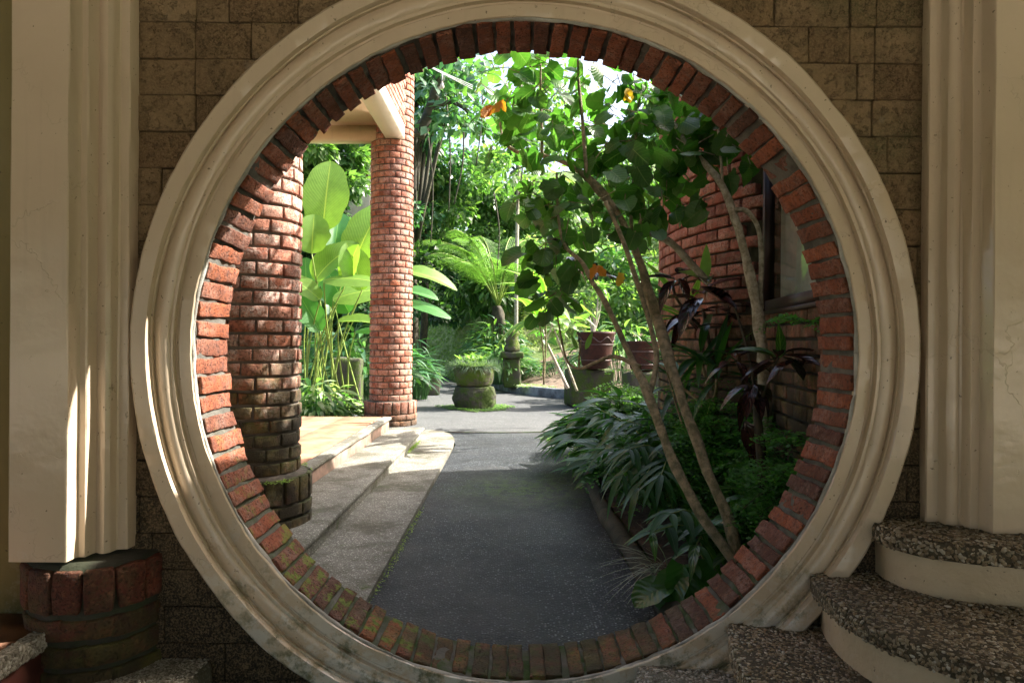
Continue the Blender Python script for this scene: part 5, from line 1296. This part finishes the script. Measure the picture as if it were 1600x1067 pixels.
# thin grey pole-like trunk
pt = Plant('slim_tree', P(806, 520, 15.6), 'slim straight grey trunk standing before the mossy bank', 'tree'); mb = MB(); mb.tube([P(807, 545, 15.6), P(806, 440, 15.6), P(808, 300, 15.8), P(812, 120, 16)], [.05, .045, .04, .03], 8, .2, 4); pt.stems(mb, M['bark_pale'], 'trunk')
leaf_cloud(pt, [(810, 250, 16, 1.2, 260), (815, 120, 16, 1.4, 320)], 'lance', ['lf_bgA', 'lf_bgB'], .26); pt.finish(0, rest='crown')

# --- background trees and shrubs on the slope
def bush(name, label, c, rx, ry, rz, n, mats, size, tpl='small', trunk=None, clumps=22, cat='tree', group='trees and shrubs on the slope', part='crown', branches=True):
    c = Vector(c); base = Vector((c.x, c.y, hgt(c.x, c.y)-.05)); e = empty(name, base, label, cat, group)
    cen = [(Vector((random.gauss(0, .42)*rx, random.gauss(0, .42)*ry, random.gauss(0, .45)*rz)), random.uniform(.18, .42)) for _ in range(clumps)]
    if trunk:
        mb = MB(); mb.tube([base, base.lerp(c, .5)+Vector((random.gauss(0, .15), 0, 0)), c], [trunk, trunk*.7, trunk*.4], 8, .3, 5)
        for o_, r in cen[:8]: mb.tube([base.lerp(c, random.uniform(.4, .9)), c+o_*.6+Vector((0, 0, -.1)), c+o_], [trunk*.35, trunk*.12], 5, .2, 3)
        mb.build('trunk', M['bark_dark'], e, True)
    groups = {m: [] for m in mats}; cm = [random.choice(mats) for _ in cen]
    for i in range(n):
        k = random.randrange(clumps); o_, r = cen[k]; dd = rdir(); R_ = r*random.random()**.35
        p = c+o_+Vector((dd.x*rx, dd.y*ry, dd.z*rz*.7))*R_
        d = dd+Vector((0, 0, -.5))+rdir()*.7; groups[cm[k] if random.random() < .75 else random.choice(mats)].append(mtx(p, d, (random.gauss(0, .5), random.gauss(0, .5), 1), size*random.uniform(.55, 1.3)))
    for m, ms in groups.items():
        if ms: mb = MB(); join_leaves(mb, TPL[tpl], ms); mb.build(part, M[m], e, True, kind='stuff')
    return e
bush('shrub', 'dark shrub mass on top of the mossy bank left of the tree fern', (-1.6, 20.6, 1.9), 1.7, 1.0, 1.1, 3200, ['lf_bgD', 'lf_bgC', 'lf_bgA'], .2, cat='shrub')
bush('shrub', 'glossy broad leaved plants below the tree fern', (-.7, 18.4, 1.5), .9, .6, .7, 700, ['lf_bgA', 'lf_green_gl'], .34, 'small2', cat='shrub')
bush('shrub', 'loose yellow green shrub right of the tree fern above the bank', (1.4, 19.2, 1.6), 1.8, 1.0, 1.3, 3200, ['lf_bgB', 'lf_bgA', 'lf_varieg'], .18, cat='shrub')
bush('shrub', 'mixed shrub behind the pots near the house corner', (3.3, 16.5, .8), 1.8, 1.0, 1.5, 3200, ['lf_bgA', 'lf_bgB', 'lf_bgC'], .2, cat='shrub')
bush('leafy_tree', 'sunlit leafy tree hanging over the bank right of the far column', (-2.6, 19.5, 4.6), 2.2, 1.4, 2.0, 6500, ['lf_bgA', 'lf_bgB', 'lf_bgC'], .2, trunk=.14)
bush('leafy_tree', 'bright fine leaved tree in the middle distance above the tree fern', (-.6, 21.5, 4.4), 2.2, 1.4, 2.0, 7500, ['lf_bgB', 'lf_bgA', 'lf_bgA'], .17, trunk=.12)
bush('leafy_tree', 'tall tree with dark crooked trunk near the light bulb', (-2.5, 17.5, 6.3), 2.0, 1.2, 1.4, 4200, ['lf_bgC', 'lf_bgA'], .26, 'small2', trunk=.2)
bush('leafy_tree', 'pale airy tree against the bright sky above the tree fern', (.2, 25, 7.8), 3.2, 1.8, 2.2, 2400, ['lf_bgB', 'lf_bgA'], .26, trunk=.16, clumps=30)
bush('leafy_tree', 'yellow green tree seen between the round leaves of the front tree', (3.0, 22, 4.6), 2.8, 1.5, 2.2, 4200, ['lf_bgB', 'lf_bgB', 'lf_bgA'], .22, trunk=.16, clumps=28)
bush('leafy_tree', 'tree right of the sky gap near the house roof', (5.6, 21, 5.0), 2.2, 1.5, 3.4, 5200, ['lf_bgA', 'lf_bgB'], .22, trunk=.18)
bush('leafy_tree', 'dark leafy tree behind the giant leaf between the columns', (-5.0, 16.2, 3.0), 1.7, 1.0, 1.9, 6000, ['lf_bgC', 'lf_bgA', 'lf_bgD'], .19, trunk=.15)
bush('leafy_tree', 'light green tree tops under the veranda beam', (-4.3, 14.8, 3.9), 1.7, .9, 1.2, 6500, ['lf_bgB', 'lf_bgA'], .2, trunk=.12)
bush('shrub', 'dark shrub low between the columns behind the stalks', (-4.2, 14.2, .4), 1.6, .8, 1.3, 3500, ['lf_bgD', 'lf_bgC', 'lf_bgA'], .2, cat='shrub')
bush('shrub', 'dense green shrub directly right of the far column', (-2.9, 16.6, 1.5), 1.1, .7, 1.6, 3800, ['lf_bgA', 'lf_bgC', 'lf_bgD'], .18, cat='shrub')
# far wood that closes the view
ms = {'lf_bgA': [], 'lf_bgB': [], 'lf_bgD': []}
for _ in range(26000):
    x = random.uniform(-14, 14); y = random.uniform(25, 31); top = 7.0+1.8*mnoise.noise(Vector((x*.35, 2, 0)))+.8*mnoise.noise(Vector((x*1.2, 5, 0)))-(2.2 if -1.5 < x < 5 else 0)
    z = random.uniform(0, 1)**.8*top*(y/28)+random.gauss(0, .4)
    dens = fbm((x, y*.3, z), .55, 2)
    if dens < -.28: continue
    ms[random.choice(['lf_bgA', 'lf_bgA', 'lf_bgB', 'lf_bgD'])].append(mtx((x, y, z), rdir(-.8, .3), (random.gauss(0, .5), random.gauss(0, .5), 1), random.uniform(.2, .42)))
fw = empty('far_wood', (0, 27, 1), kind='stuff'); tag(fw, 'far wood of mixed leafy trees closing the view beyond the bank', 'wood')
for m, l in ms.items(): mb = MB(); join_leaves(mb, TPL['small'], l); mb.build('crowns', M[m], fw, True, kind='stuff')
# crooked dark trunks and hanging vines seen in the gap near the bulb
vn = Plant('hanging_vines', P(700, 100, 14), 'thin dark vines hanging in front of the slope right of the far column', 'vine'); mb = MB()
for x0, x1, y0, y1, Y in ((690, 700, 120, 330, 13), (722, 708, 190, 320, 13.5), (748, 742, 100, 260, 14), (665, 672, 200, 380, 14), (812, 806, 180, 330, 14), (770, 776, 300, 420, 15)):
    mb.tube([P(x0, y0, Y), P((x0+x1)/2+6, (y0+y1)/2, Y), P(x1, y1, Y)], [.018, .012], 5, .2, 5)
vn.stems(mb, M['bark_dark'], 'vine_stems')
mb = MB(); mb.tube([P(652, 215, 12), P(670, 170, 12), P(682, 120, 12), P(684, 80, 12)], [.12, .09, .08, .07], 8, .4, 5); mb.tube([P(668, 175, 12), P(700, 160, 12), P(730, 175, 12)], [.05, .03], 6, .3, 4)
cr = empty('crooked_tree', P(652, 215, 12), 'thick crooked dark limb just right of the far column', 'tree'); mb.build('trunk', M['bark_dark'], cr, True)
ms = [mtx(P(random.uniform(650, 760), random.uniform(85, 210), random.uniform(11.4, 12.6)), rdir(-.9, .2), (random.gauss(0, .5), -.5, 1), random.uniform(.14, .3)) for _ in range(330)]
mb = MB(); join_leaves(mb, TPL['small'], ms); mb.build('crown', M['lf_bgC'], cr, True, kind='stuff')
